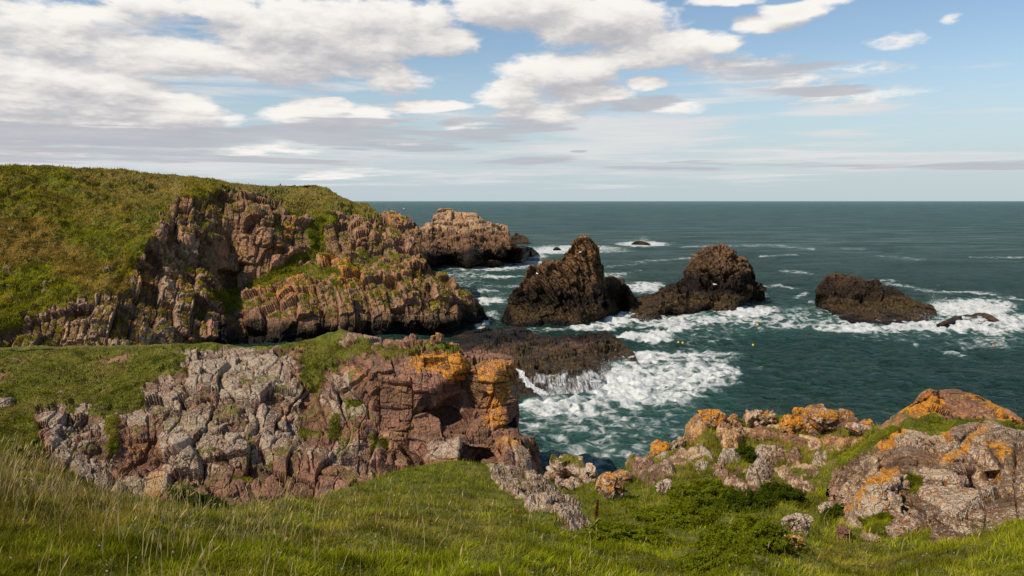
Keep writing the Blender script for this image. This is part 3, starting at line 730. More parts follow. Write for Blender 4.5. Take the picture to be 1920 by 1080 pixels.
def oc_relief(S, M):
    P = S.P0
    rock = np.clip(1 - M[..., 0] * 1.1, 0, 1)
    A, rA = bricks(P, (3.4, 3.4, 3.0), 0.50, 0.25, 81, 0.42, 0.55, 0.16, 0.07, 0.25)
    B, rB = bricks(P, (1.5, 1.6, 1.25), 0.62, 0.35, 82, 0.5, 0.65, 0.30, 0.10, 0.25)
    C, rC = blocks(P, 0.55, (1.0, 1.0, 1.3), 0.5, 0.4, 83, 1.0, 0.3, 0.10, 0.8)
    # the squared face on the right is built of flat courses with level joints
    E, rE = bricks(P, (2.6, 2.6, 1.7), 0.06, 0.2, 84, 0.75, 0.35, 0.22, 0.055, 0.10)
    E2, rE2 = bricks(P, (1.1, 1.1, 0.6), 0.12, 0.2, 85, 0.7, 0.5, 0.28, 0.09, 0.2)
    face = area(S.U, S.V, [(690, 670), (970, 660), (980, 820), (780, 830), (720, 860), (700, 760)], 14)
    d = (1 - face) * (1.05 * A + 0.52 * B + 0.16 * C) + face * (0.9 * E + 0.55 * E2 + 0.22 * C)
    d = rock * (d + 0.03 * fbm(P / 0.35, 3))
    r = (1 - face) * (0.30 * rA + 0.55 * rB + .15 * rC) + face * (0.7 * rE + 0.3 * rE2)
    # the hollow under its overhanging course
    hol = area(S.U, S.V, [(832, 752), (862, 735), (905, 738), (948, 748), (945, 768), (905, 778), (868, 800), (840, 790), (800, 775), (805, 768)], 9)
    d = d - 0.8 * hol
    turf = 0.40 * fbm(P / 4.0, 4) + 0.30 * fbm(P / 1.1, 4) + 0.22
    d = d + (1 - rock) * turf
    crest = sstep(0, 10, S.V - curve(oc_top)(S.U))
    d = d * (0.5 + 0.5 * crest)
    return d, r

oc_back = {-700: [(6, -0.5), (12, -4), (18, -16)], -260: [(6, -0.5), (12, -4), (18, -16)], 400: [(3, -0.3), (8, -3), (14, -18)], 700: [(2, -0.4), (5, -4), (10, -20)], 960: [(2.5, -0.3), (4, -6), (6, -18)], 1014: [(1, -1), (2, -4), (3, -12)]}
OC = sheet('rock_outcrop', oc_top, oc_bot, oc_f, -700, 1014, 1.25, 1.25, oc_back, oc_relief, oc_masks, M_MID, dense=((-700, -60, 4.0),), ledge=0.40)
tag(OC.obj, 'large lichen covered outcrop with grassy top and a squared orange stained end above the surf', 'rock outcrop')

# ================================================================== the slope underfoot
gr_top = [(-900, 780), (-200, 810), (0, 845), (50, 872), (100, 892), (150, 910), (200, 924), (250, 938), (330, 944), (440, 948), (520, 944), (600, 934), (660, 914), (700, 898), (740, 884), (780, 876), (820, 868), (850, 864), (880, 866), (905, 872), (930, 876), (960, 882),
          (1000, 890), (1025, 905), (1045, 915), (1080, 915), (1112, 905), (1150, 898), (1172, 880), (1182, 868), (1195, 862), (1210, 856), (1228, 848), (1250, 838), (1270, 832), (1285, 815), (1298, 795), (1310, 786), (1335, 785), (1365, 786), (1400, 785),
          (1440, 784), (1470, 780), (1500, 776), (1540, 780), (1580, 788), (1610, 796), (1640, 800), (1700, 800), (1800, 800), (1920, 810), (2150, 820), (3000, 850)]
gr_bot = [(-900, 1200), (3000, 1200)]
gr_ctl = [(-900, 785, 14), (-900, 960, 8), (-900, 1080, 5.2), (-900, 1190, 4.2), (3000, 850, 25), (3000, 960, 16), (3000, 1080, 10), (3000, 1190, 7.4), (2500, 840, 26), (2500, 960, 16.5), (-150, 815, 15), (0, 845, 15.5), (150, 910, 15), (250, 938, 15.5), (330, 944, 16), (440, 948, 17.5), (600, 934, 22), (700, 898, 29), (780, 876, 35), (850, 864, 39), (905, 872, 38), (960, 885, 36), (1000, 895, 34), (1040, 915, 32), (1110, 905, 33), (1150, 898, 33),
          (1182, 868, 34), (1228, 848, 34), (1270, 832, 34), (1310, 786, 35), (1365, 786, 35), (1440, 784, 35), (1500, 776, 35), (1580, 788, 33), (1640, 800, 30), (1700, 800, 27.5), (1800, 800, 27), (1920, 810, 27), (2100, 820, 27),
          (0, 1080, 5.6), (500, 1080, 6.2), (960, 1080, 7.2), (1400, 1080, 9), (1700, 1080, 10.2), (1920, 1070, 10.5), (-150, 1080, 5.4), (2100, 1080, 10.5), (0, 1180, 4.5), (960, 1180, 5.6), (1920, 1180, 7.6), (2100, 1180, 7.5), (-150, 1180, 4.4),
          (0, 960, 9), (250, 1000, 8.6), (500, 1000, 9.6), (700, 950, 17), (780, 920, 24), (850, 900, 30), (900, 1000, 13.5), (700, 1010, 10.5), (1000, 960, 20), (950, 920, 28), (1100, 1010, 14.5), (1110, 960, 22.5), (1120, 930, 28), (1200, 930, 26.5), (1250, 990, 17.5), (1300, 1030, 13.5), (1400, 1010, 15.5),
          (1230, 890, 30), (1300, 850, 31.5), (1300, 890, 28), (1350, 930, 24), (1400, 880, 28), (1400, 830, 32), (1470, 830, 32), (1470, 900, 26.5), (1520, 930, 23.5), (1560, 860, 28.5), (1540, 820, 31.5), (1600, 830, 29.5), (1500, 980, 18.5), (1560, 990, 17.2), (1560, 1030, 14), (1640, 1000, 16.0),
          (1640, 1040, 13.2), (1740, 1035, 13.4), (1830, 1020, 13.4), (1920, 1000, 13.4), (2100, 960, 14), (1600, 900, 24), (1700, 900, 24), (1850, 880, 25), (1800, 950, 19.0), (1920, 940, 19)]
gr_f = Field(gr_ctl, 16)

def ground_at(u, v):
    return at(u, v, gr_f(u, v))

def gr_turf(P):
    return 0.20 * fbm(P / 2.6, 3) + 0.10 * fbm(P / 0.8, 4) + 0.02 * fbm(P / 0.2, 3)

def gr_masks(S):
    M, T = MT(S)
    u, v = warped(S, 2.0, 14)
    g = np.ones(S.U.shape)
    nz = fbm(S.P0 / 1.1, 5)
    knoll = area(u, v, [(1190, 860), (1300, 780), (1640, 790), (1640, 830), (1560, 860), (1540, 900), (1400, 905), (1330, 880), (1280, 900), (1200, 895)], 14)
    g = g - 0.85 * knoll * sstep(0.12, 0.42, nz)
    g[:S.nbk] = 0.4
    M[..., 0] = np.clip(g, 0, 1)
    M[..., 2] = 0.75; M[..., 1] = 0.5
    T[..., 0] = 0.5
    dry = 0.2 + 0.5 * fbm(S.P0 / 3.0, 4) + 0.3 * knoll + 0.3 * area(u, v, [(-200, 800), (150, 880), (250, 950), (100, 1000), (-200, 1000)], 30)
    T[..., 2] = np.clip(dry, 0, 0.9)
    return M, T

def gr_relief(S, M):
    rock = 1 - M[..., 0]
    d1, r1 = blocks(S.P0, 0.55, (1, 1, 1.4), 0.3, 0.3, 91, 1.0, 0.3, 0.1, 0.8)
    d = gr_turf(S.P0) + rock * (0.5 * d1 + 0.1)
    return d * (0.4 + 0.6 * sstep(0, 12, S.V - curve(gr_top)(S.U))), r1

gr_back = {-900: [(2, -1.5), (5, -6), (10, -14)], -200: [(2, -1.5), (5, -6), (10, -14)], 600: [(2, -1.5), (5, -6), (10, -14)], 850: [(1.5, -1.2), (4, -6), (8, -16)], 1310: [(1.5, -.6), (3, -4), (8, -26)], 1600: [(1.5, -.4), (3, -4), (8, -26)], 2150: [(3, -.8), (6, -4), (10, -26)], 3000: [(3, -.8), (6, -4), (10, -26)]}
GR = sheet('ground', gr_top, gr_bot, gr_f, -900, 3000, 2.5, 1.6, gr_back, gr_relief, gr_masks, M_TURF, dense=((-900, -140, 8.0), (2060, 3000, 8.0)), smooth=True)
tag(GR.obj, kind='structure')

# ------------------------------------------------------------------ bare rock that rises out of the turf
gr_N = None
def rock_patch(name, label, cat, poly, high, seed, tilt=0.5, turn=0.4, stretch=(0.8, 2.0, 1.0), size=0.6, soft=8, white=0.7, orange=0.45, pink=0.4, moss=0.0, step=1.2, along=None, group=None, mat=None, tone=0.5):
    p = np.array(poly, float)
    u0, v0 = p.min(0) - 14; u1, v1 = p.max(0) + 14
    U, V = np.meshgrid(np.arange(u0, u1, step), np.arange(v0, v1, step))
    P = ground_at(U, V)
    N = grid_normals(P); N = N + np.array([0, 0, 0.6]); N /= np.linalg.norm(N, axis=-1)[..., None]
    sc = np.linalg.norm(P - np.array([0, 0, EYE]), axis=-1).mean() / F
    q = P / 0.7 + seed
    Uw = U + 6 * fbm(q, 3) * (0.02 / sc) ** 0.5; Vw = V + 6 * fbm(q + 9, 3) * (0.02 / sc) ** 0.5
    sd = sdist(Uw, Vw, poly)
    high = high * (0.62 if v0 < 900 else 1.0)
    h = high * sstep(-soft, soft, sd) ** 0.8 - 0.12 * (sd < -soft * 0.6) - 0.02
    fr = None
    if along is not None:
        e3 = ground_at(*along[1]) - ground_at(*along[0]); e3 /= np.linalg.norm(e3)
        e1 = np.cross(e3, N.mean((0, 1))); e1 /= np.linalg.norm(e1)
        fr = np.stack([e1, np.cross(e3, e1), e3])
    A, r1 = blocks(P, size, stretch, tilt, turn, seed, 1.0, 0.35, 0.10, 0.8, frame=fr)
    B, r2 = blocks(P, size * 0.4, stretch, tilt, turn, seed + 1, 1.0, 0.35, 0.12, 0.8, frame=fr)
    ins = sstep(-soft, soft, sd)
    d = h + ins * (0.40 * A + 0.40 * B + 0.03 * fbm(P / 0.12, 3))
    P = P + N * (d + gr_turf(P) * 0.7)[..., None]
    M = np.zeros(U.shape + (4,)); T = np.zeros(U.shape + (4,))
    M[..., 0] = moss * sstep(-0.1, 0.4, fbm(q * 0.8 + 4, 4)); M[..., 1] = orange; M[..., 2] = white
    T[..., 0] = pink; T[..., 3] = 0.5 * r1 + 0.5 * r2; T[..., 2] = 0.2
    base = P[np.unravel_index(np.argmax(sd), sd.shape)].copy()
    F4 = grid_faces(*U.shape)
    ok = (sd.ravel()[F4] > -soft * 1.2).any(1)
    F4 = F4[ok]
    used, inv = np.unique(F4, return_inverse=True)
    vs = P.reshape(-1, 3)[used] - base
    me = raw_mesh(name, vs, [inv.reshape(-1, 4)], {'mask': M.reshape(-1, 4)[used], 'tone': T.reshape(-1, 4)[used]}, False)
    return tag(put(name, me, mat or M_NEAR, loc=base), label, cat, group)

import bmesh
_ico = {}
def ico(n):
    if n not in _ico:
        bm = bmesh.new(); bmesh.ops.create_icosphere(bm, subdivisions=n, radius=1.0)
        _ico[n] = (np.array([v.co[:] for v in bm.verts]), np.array([[v.index for v in f.verts] for f in bm.faces])); bm.free()
    return _ico[n]

def boulder(name, label, u, v, wpx, hpx, seed, deep=0.8, Y=None, roll=0.0, white=0.6, orange=0.5, pink=0.4, sub=5, rough=0.16, box=3.0, moss=0.0, cat='boulder', group=None, mat=None, spin=0.0, sink=0.12, tone=None):
    """A stone whose foot stands on the slope at the surveyed place; sizes from its surveyed width and height."""
    Yb = float(gr_f(u, v)) if Y is None else Y
    base = at(u, v, Yb)
    k = np.linalg.norm(base - np.array([0, 0, EYE])) / F
    X, Fc = ico(sub)
    nrm = np.abs(X) ** box
    X = X / (nrm.sum(1) ** (1 / box))[:, None]
    W, H = wpx * k / 2 * 0.92, hpx * k / 2 * 0.92
    X = X * np.array([W, W * deep, H])
    cr, sr = math.cos(roll), math.sin(roll)
    X = X @ np.array([[cr, 0, -sr], [0, 1, 0], [sr, 0, cr]])
    X = X @ rot(0, spin)
    N = X / np.array([W, W * deep, H]) ** 2; N /= np.linalg.norm(N, axis=1)[:, None] + 1e-9
    s = (W + H) / 2
    A, r1 = bricks(X + seed * 3.7, (s * 1.15, s * 1.0, s * 0.9), 0.4 + seed % 5 * 0.1, seed % 7 * 0.3, seed, 0.55, 0.9, 0.06, 0.05, 0.25)
    B, r2 = bricks(X + seed * 1.3, (s * 0.5, s * 0.45, s * 0.4), 0.5, seed % 3 * 0.5, seed + 1, 0.6, 0.7, 0.14, 0.09, 0.3)
    d = rough / 0.16 * (0.85 * A + 0.30 * B) + 0.03 * s * fbm(X / (s * 0.22), 4)
    X = X + N * d[:, None]
    X[:, 2] += H * (1 - sink)
    M = np.zeros((len(X), 4)); T = np.zeros((len(X), 4))
    q = fbm(X / (s * 0.6) + seed, 3)
    M[:, 0] = moss * sstep(0.3, 0.8, N[:, 2]) * sstep(-0.2, 0.3, q); M[:, 1] = np.clip(orange + 0.35 * q + 0.2 * N[:, 2] - 0.1, 0, 1); M[:, 2] = np.clip(white - 0.3 * q, 0, 1)
    T[:, 0] = pink; T[:, 3] = 0.5 * r1 + 0.5 * r2; T[:, 2] = 0.3
    me = raw_mesh(name, X, [Fc], {'mask': M, 'tone': T}, False)
    o = put(name, me, mat or M_NEAR, loc=base)
    return tag(o, label, cat, group)

# the slabs dipping to the right below the squared outcrop
rock_patch('rock_slab', 'pale lichen crusted slabs of rock dipping to the right at the grass edge', 'rock slab',
           [(912, 874), (930, 880), (962, 884), (1000, 890), (1012, 905), (1022, 900), (1036, 918), (1052, 926), (1078, 945), (1094, 954), (1070, 958), (1085, 970), (1100, 985), (1118, 996), (1090, 994), (1062, 988), (1040, 975), (1012, 962), (992, 955), (975, 940), (955, 925), (940, 912), (925, 900)],
           0.34, 101, 0.9, 0.2, (0.7, 1.6, 3.2), 0.62, 7, 0.82, 0.35, 0.6, along=((940, 885), (1095, 985)))
rock_patch('rock_slab', 'low pink and white rock ridge poking through grass above the leafy shrubs', 'rock slab', [(1338, 880), (1352, 888), (1375, 900), (1395, 910), (1415, 912), (1420, 922), (1395, 924), (1375, 918), (1355, 902), (1340, 892)], 0.45, 103, 0.6, 0.3, (1, 1, 2), 0.5, 5, 0.6, 0.3, 0.8)
rock_patch('rock_slab', 'tall pale lichen speckled slab leaning in the grass on the knoll', 'rock slab', [(1421, 842), (1436, 840), (1444, 850), (1450, 868), (1448, 888), (1432, 900), (1420, 912), (1404, 908), (1402, 896), (1412, 878), (1416, 860)], 0.45, 105, 0.2, 0.3, (1, 1, 1.4), 0.7, 6, 0.85, 0.25, 0.5)
rock_patch('rock_slab', 'white lichened rock band arching over a dark green bush', 'rock slab', [(1460, 892), (1475, 891), (1490, 898), (1508, 902), (1528, 918), (1518, 918), (1500, 920), (1488, 910), (1472, 900)], 0.40, 107, 0.6, 0.3, (1, 1, 2), 0.45, 4, 0.8, 0.5, 0.5)
rock_patch('rock_slab', 'cluster of white and orange lichened stones on top of the grassy knoll', 'rock cluster', [(1344, 812), (1356, 790), (1375, 792), (1392, 800), (1398, 815), (1385, 812), (1390, 828), (1378, 842), (1362, 838), (1350, 825)], 0.55, 109, 0.6, 0.3, (1, 1, 1.5), 0.55, 5, 0.85, 0.65, 0.4)
rock_patch('rock_slab', 'pale pitted rock beside the knoll cluster', 'rock slab', [(1346, 872), (1352, 852), (1362, 846), (1380, 852), (1386, 862), (1372, 868), (1358, 876)], 0.5, 111, 0.4, 0.3, (1, 1, 1.5), 0.5, 4, 0.9, 0.2, 0.4)
rock_patch('rock_slab', 'small pointed white rock in the turf between two knoll rocks', 'rock slab', [(1312, 842), (1322, 840), (1334, 856), (1338, 866), (1325, 862), (1316, 852)], 0.35, 113, 0.4, 0.3, (1, 1, 1.5), 0.4, 4, 0.85, 0.1, 0.5)
rock_patch('rock_slab', 'pink bare rock ledge below the orange boulders on the skyline', 'rock slab', [(1404, 808), (1425, 806), (1450, 812), (1478, 822), (1500, 824), (1535, 832), (1520, 838), (1495, 834), (1478, 836), (1462, 826), (1440, 818), (1408, 820)], 0.30, 115, 0.7, 0.3, (1, 1, 2), 0.5, 4, 0.35, 0.3, 0.9)
rock_patch('rock_slab', 'pink stained ledge under grass beside the big orange slab', 'rock slab', [(1535, 826), (1552, 820), (1575, 824), (1600, 824), (1614, 820), (1605, 832), (1580, 836), (1560, 834)], 0.32, 117, 0.7, 0.3, (1, 1, 2), 0.5, 4, 0.5, 0.55, 0.8)
rock_patch('rock_slab', 'brown rocks half sunk in turf right of the tall pale slab', 'rock slab', [(1440, 842), (1458, 840), (1472, 852), (1468, 864), (1450, 866)], 0.4, 119, 0.4, 0.3, (1, 1, 1.5), 0.45, 4, 0.55, 0.4, 0.4)
rock_patch('rock_slab', 'small grey brown rock block with a flat top on the knoll slope', 'rock slab', [(1484, 848), (1496, 844), (1500, 856), (1496, 868), (1476, 870), (1478, 860)], 0.4, 121, 0.4, 0.3, (1, 1, 1.2), 0.5, 4, 0.45, 0.2, 0.4)
rock_patch('rock_slab', 'short row of pale stones by the shaded hollow near the big rock', 'rock slab', [(1524, 858), (1538, 850), (1552, 846), (1550, 854), (1540, 864), (1542, 876), (1522, 876)], 0.35, 123, 0.4, 0.3, (1, 1, 1.2), 0.4, 4, 0.8, 0.1, 0.4)
rock_patch('rock_slab', 'weathered rock face dropping to the cove from the knoll edge', 'rock face', [(1178, 872), (1192, 866), (1205, 872), (1225, 866), (1232, 884), (1262, 876), (1264, 892), (1250, 905), (1236, 900), (1225, 912), (1205, 900), (1190, 892)], 0.6, 125, 0.3, 0.3, (1, 1, 1.5), 0.6, 6, 0.6, 0.25, 0.4, moss=0.55)
rock_patch('rock_slab', 'scatter of small white stones set in the mossy knoll side', 'rock cluster', [(1218, 858), (1250, 842), (1262, 850), (1275, 842), (1300, 855), (1318, 868), (1330, 882), (1310, 885), (1290, 872), (1262, 868), (1240, 868)], 0.22, 127, 0.5, 0.3, (0.8, 0.8, 1.0), 0.34, 5, 0.9, 0.1, 0.4, moss=0.85)
rock_patch('rock_slab', 'steep lichened rock edge at the seaward end of the knoll', 'rock face', [(1296, 800), (1308, 782), (1330, 782), (1325, 800), (1312, 815), (1300, 836), (1290, 830)], 0.5, 129, 0.3, 0.3, (1, 1, 1.5), 0.55, 5, 0.6, 0.6, 0.4, moss=0.5)

G1 = 'boulders along the knoll skyline'
boulder('boulder', 'rounded boulder with an orange face at the water edge of the knoll', 1146, 936, 54, 52, 201, 0.8, roll=0.35, white=0.7, orange=0.62, pink=0.5, box=2.6)
boulder('boulder', 'smooth grey brown boulder leaning on the orange faced one', 1166, 929, 50, 48, 202, 0.9, roll=-0.2, white=0.35, orange=0.45, pink=0.45, box=2.4, Y=30.5)
boulder('boulder', 'mossy topped jagged rock standing against the cove water', 1062, 922, 74, 66, 203, 0.7, Y=34.0, white=0.85, orange=0.3, rough=0.3, box=2.6, moss=0.9)
boulder('boulder', 'low pale lichened rock beside the mossy topped rock', 1096, 919, 42, 44, 204, 0.8, Y=33.4, white=0.95, orange=0.3, rough=0.3, box=2.4)
boulder('boulder', 'small upright white rock in front of the mossy topped rock', 1058, 928, 26, 32, 205, 0.8, Y=31.0, white=0.9, orange=0.3, rough=0.25)
boulder('boulder', 'round orange capped boulder on the seaward shoulder of the knoll', 1240, 855, 34, 32, 206, 0.9, white=0.4, orange=0.85, pink=0.5, box=2.4, group=G1)
boulder('boulder', 'small pitted stone right of the round orange capped boulder', 1272, 845, 22, 20, 207, 0.9, white=0.7, orange=0.3, rough=0.3, group=G1)
boulder('boulder', 'orange tipped angular stone at the left end of the knoll skyline', 1335, 797, 50, 24, 208, 0.8, white=0.6, orange=0.75, rough=0.25, group=G1)
boulder('boulder', 'tiny reddish stone on the knoll skyline grass', 1376, 790, 16, 14, 209, 0.9, white=0.3, orange=0.6, group=G1)
boulder('boulder', 'small flat orange flecked stone left of the craggy skyline rock', 1405, 790, 22, 15, 210, 0.9, white=0.6, orange=0.7, group=G1)
boulder('boulder', 'craggy pale green grey rock on the knoll skyline', 1432, 798, 46, 30, 211, 0.8, white=0.8, orange=0.5, rough=0.34, group=G1)
boulder('boulder', 'bright orange lichened boulder on the grassy skyline', 1488, 812, 42, 34, 212, 0.8, white=0.5, orange=0.85, pink=0.5, group=G1)
boulder('boulder', 'dark orange knob of rock above the bright orange boulder', 1497, 782, 24, 20, 213, 0.9, white=0.3, orange=0.9, group=G1)
boulder('boulder', 'long grey slab with an orange rim along the skyline', 1562, 806, 100, 40, 214, 0.5, roll=0.22, white=0.6, orange=0.62, box=3.5, rough=0.12, group=G1)
boulder('boulder', 'brown pointed rock at the foot of the long grey slab', 1522, 814, 34, 34, 215, 0.7, white=0.5, orange=0.7, roll=0.3, group=G1)
boulder('boulder', 'thin orange streaked rock capping the long grey slab', 1536, 780, 34, 14, 216, 0.8, roll=0.25, white=0.3, orange=1.0, group=G1)
boulder('boulder', 'little orange stone on the grass at the right end of the skyline', 1625, 801, 22, 14, 217, 0.9, white=0.4, orange=0.9, group=G1)
boulder('boulder', 'flat pale stone at the right foot of the long grey slab', 1610, 812, 50, 18, 218, 0.8, white=0.6, orange=0.3, pink=0.8, roll=0.1, group=G1)
boulder('boulder', 'white speckled square boulder beside the leafy shrubs', 1492, 1004, 46, 40, 221, 0.8, white=0.95, orange=0.1, pink=0.6)
boulder('boulder', 'small orange spotted stone lying in the front grass', 1487, 1028, 34, 22, 222, 0.9, white=0.75, orange=0.75, pink=0.6)
boulder('boulder', 'small plain pink stone in the grass near the big rock', 1582, 1006, 24, 18, 223, 0.9, white=0.1, orange=0.1, pink=0.9)
boulder('boulder', 'white topped stone left of the dark bush by the big rock', 1553, 966, 36, 22, 224, 0.8, roll=0.4, white=0.95, orange=0.1, pink=0.6)
boulder('boulder', 'small white stone at the foot of the mossy knoll', 1245, 922, 22, 24, 225, 0.9, white=0.95, orange=0.1, rough=0.3)
boulder('boulder', 'small rough stone perched on the top edge of the large outcrop', 819, 645, 22, 20, 226, 0.8, Y=77.0, white=0.5, orange=0.6, pink=0.7, rough=0.28, mat=M_MID)
boulder('boulder', 'single pale stone in the grass by the left edge of the outcrop', 8, 764, 26, 18, 227, 0.8, Y=67.5, white=0.9, orange=0.1, mat=M_MID)
boulder('boulder', 'orange brown stone sunk in grass below the pale slabs', 968, 968, 14, 16, 228, 0.9, white=0.2, orange=0.5, pink=0.9)
boulder('boulder', 'smooth brown boulder tucked against the left foot of the big rock', 1571, 957, 30, 42, 229, 0.8, Y=20.5, white=0.1, orange=0.1, pink=0.6, box=2.4)

# ================================================================== the big rocks on the right
t = [(1640, 815), (1655, 800), (1672, 784), (1690, 772), (1708, 761), (1722, 748), (1732, 740), (1742, 736), (1755, 734), (1775, 733), (1800, 734), (1820, 737), (1835, 742), (1850, 752), (1870, 761), (1890, 770), (1903, 780), (1912, 790), (1918, 802), (1922, 815)]
b = [(1640, 840), (1700, 850), (1800, 840), (1922, 840)]
r1f = Facets([(1640, 815, 26), (1690, 772, 26), (1755, 734, 26.5), (1820, 737, 26.5), (1890, 770, 26), (1920, 805, 25.6), (1740, 760, 24.8), (1830, 770, 24.4), (1720, 790, 24.2), (1800, 800, 23.8), (1890, 800, 23.8), (1660, 820, 25), (1800, 840, 23.4), (1900, 840, 23.4), (1680, 840, 24.2), (1735, 775, 24.2)], 10)
def r1_masks(S):
    M, T = MT(S)
    u, v = warped(S, 0.8, 10)
    M[..., 0] = np.maximum(area(u, v, [(1636, 810), (1690, 775), (1722, 770), (1722, 800), (1690, 845), (1630, 845)], 5) * 0.48, area(u, v, [(1720, 782), (1745, 776), (1790, 782), (1840, 788), (1880, 796), (1930, 800), (1930, 850), (1690, 850), (1700, 795)], 4))
    M[..., 1] = np.maximum(0.45, np.maximum(0.95 * area(u, v, [(1690, 775), (1735, 735), (1770, 735), (1770, 780), (1725, 792)], 8), 0.85 * area(u, v, [(1820, 730), (1860, 750), (1925, 800), (1890, 800), (1840, 755), (1800, 742)], 6)))
    M[..., 2] = 0.35
    T[..., 0] = 0.95
    T[..., 2] = 0.1
    M[:S.nbk, :, 0] = 0
    return M, T
def r1_relief(S, M):
    A, r1 = bricks(S.P0, (1.7, 1.5, 0.9), 0.35, 0.3, 131, 0.5, 0.5, 0.16, 0.06, 0.2)
    B, r2 = bricks(S.P0, (0.7, 0.6, 0.35), 0.4, 0.3, 132, 0.6, 0.6, 0.25, 0.09, 0.3)
    rock = np.clip(1 - M[..., 0] * 1.1, 0, 1)
    d = rock * (0.7 * A + 0.6 * B + 0.03 * fbm(S.P0 / 0.15, 3)) + (1 - rock) * (0.10 + 0.12 * fbm(S.P0 / 0.5, 3))
    return d * (0.4 + 0.6 * sstep(0, 8, S.V - curve(t)(S.U))), .5 * r1 + .5 * r2
R1 = sheet('boulder', t, b, r1f, 1640, 1922, 1.2, 1.2, {1640: [(.5, -.2), (1.0, -1), (2, -4)], 1780: [(.8, -.1), (1.6, -1), (2.5, -6)], 1922: [(.5, -.2), (1.0, -1), (2, -4)]}, r1_relief, r1_masks, M_NEAR)
tag(R1.obj, 'biggest orange crowned pink boulder topping the rocks at the right edge', 'boulder')

t2 = [(1553, 915), (1560, 890), (1572, 872), (1590, 855), (1610, 838), (1630, 826), (1650, 816), (1668, 806), (1682, 803), (1700, 806), (1725, 806), (1745, 806), (1756, 815), (1775, 812), (1790, 802), (1800, 797), (1815, 792), (1835, 791), (1862, 790), (1885, 802), (1905, 806), (1960, 812), (2060, 845), (2150, 925), (2220, 985)]
b2 = [(1553, 960), (1575, 985), (1600, 995), (1640, 1035), (1700, 1052), (1780, 1058), (1850, 1050), (1960, 1040), (2100, 1025), (2220, 1015)]
r2f = Facets([(1553, 915, 21.5), (1572, 872, 22.5), (1610, 838, 23), (1668, 806, 23), (1745, 806, 23), (1800, 797, 22.6), (1862, 790, 22.8), (1920, 808, 22), (2060, 845, 21), (2150, 925, 18), (2220, 985, 15.4), (2220, 1015, 15.2),
             (1600, 890, 20.5), (1640, 850, 20.6), (1660, 870, 19.6), (1590, 930, 18.8), (1620, 900, 18.8), (1645, 875, 18.9), (1700, 840, 20.3), (1750, 850, 19.9), (1690, 872, 18.6), (1740, 878, 18.5),
             (1760, 850, 19.3), (1800, 830, 19.6), (1780, 865, 18.4), (1835, 850, 19.0), (1835, 885, 18.2), (1870, 845, 18.6), (1900, 830, 18.8), (1880, 880, 17.6), (1960, 850, 18), (1860, 895, 18.4),
             (1590, 960, 18.2), (1625, 945, 16.6), (1650, 920, 16.7), (1680, 905, 16.9), (1700, 930, 16.9), (1690, 950, 16.7), (1660, 965, 16.4), (1720, 910, 17.5), (1760, 920, 16.8), (1820, 930, 16.4), (1880, 930, 16.0), (1960, 920, 16),
             (1640, 985, 16.2), (1700, 985, 15.9), (1760, 980, 15.3), (1820, 980, 15.0), (1900, 970, 14.9), (1960, 970, 14.8), (1720, 1020, 14.8), (1800, 1020, 14.2), (1900, 1010, 14), (1600, 990, 17.4), (1680, 1035, 14.4), (1780, 1055, 13.4), (1880, 1040, 13.4), (2080, 1000, 14.4), (2080, 900, 16.8)], 5, 0.92)
def r2_masks(S):
    M, T = MT(S)
    u, v = warped(S, 0.7, 10)
    g = area(u, v, [(1690, 892), (1712, 890), (1728, 902), (1726, 918), (1712, 935), (1694, 922), (1690, 905)], 5)
    g = np.maximum(g, area(u, v, [(1640, 800), (1690, 796), (1760, 796), (1762, 806), (1690, 812), (1660, 822), (1620, 848), (1590, 870), (1575, 880), (1590, 848)], 4))
    g = np.maximum(g, 0.7 * area(u, v, [(1610, 970), (1660, 965), (1680, 985), (1660, 1010), (1620, 1000)], 8))
    g = np.maximum(g, area(u, v, [(1690, 800), (1770, 796), (1790, 804), (1760, 812), (1700, 808)], 4))
    g[:S.nbk] = 0.9
    M[..., 0] = g
    o = 0.38 * np.ones_like(g)
    for p, k in (([(1640, 830), (1670, 806), (1720, 806), (1700, 822), (1672, 845), (1645, 850)], 1.0), ([(1600, 940), (1625, 905), (1650, 870), (1690, 868), (1680, 890), (1640, 925), (1620, 950)], 0.95), ([(1580, 960), (1600, 930), (1625, 905), (1625, 940), (1600, 965)], .8),
                 ([(1755, 868), (1765, 850), (1800, 835), (1830, 800), (1855, 795), (1850, 815), (1820, 842), (1785, 866)], 0.95), ([(1850, 842), (1880, 836), (1905, 850), (1890, 880), (1860, 862)], 0.95), ([(1750, 810), (1790, 800), (1790, 825), (1760, 828)], 0.85), ([(1690, 868), (1705, 872), (1700, 878), (1690, 875)], .9), ([(1850, 880), (1880, 890), (1870, 905), (1850, 895)], .8)):
        o = np.maximum(o, k * area(u, v, p, 7))
    M[..., 1] = o
    w = 0.72 * np.ones_like(g)
    w = np.maximum(w, 0.85 * area(u, v, [(1620, 940), (1660, 900), (1690, 905), (1690, 950), (1640, 965)], 9)); w = np.maximum(w, 0.80 * area(u, v, [(1720, 930), (1930, 900), (2000, 900), (2000, 1040), (1720, 1020)], 16))
    w = w * (1 - 0.5 * area(u, v, [(1650, 850), (1760, 850), (1760, 868), (1660, 875)], 10))
    M[..., 2] = w
    T[..., 0] = 0.25 + 0.7 * area(u, v, [(1595, 955), (1660, 965), (1720, 975), (1740, 1010), (1700, 1035), (1640, 1030), (1600, 990)], 10) + .6 * area(u, v, [(1800, 848), (1840, 850), (1835, 880), (1810, 880)], 8) + .4 * area(u, v, [(1715, 890), (1770, 895), (1770, 910), (1720, 905)], 6)
    T[..., 2] = 0.1
    return M, T
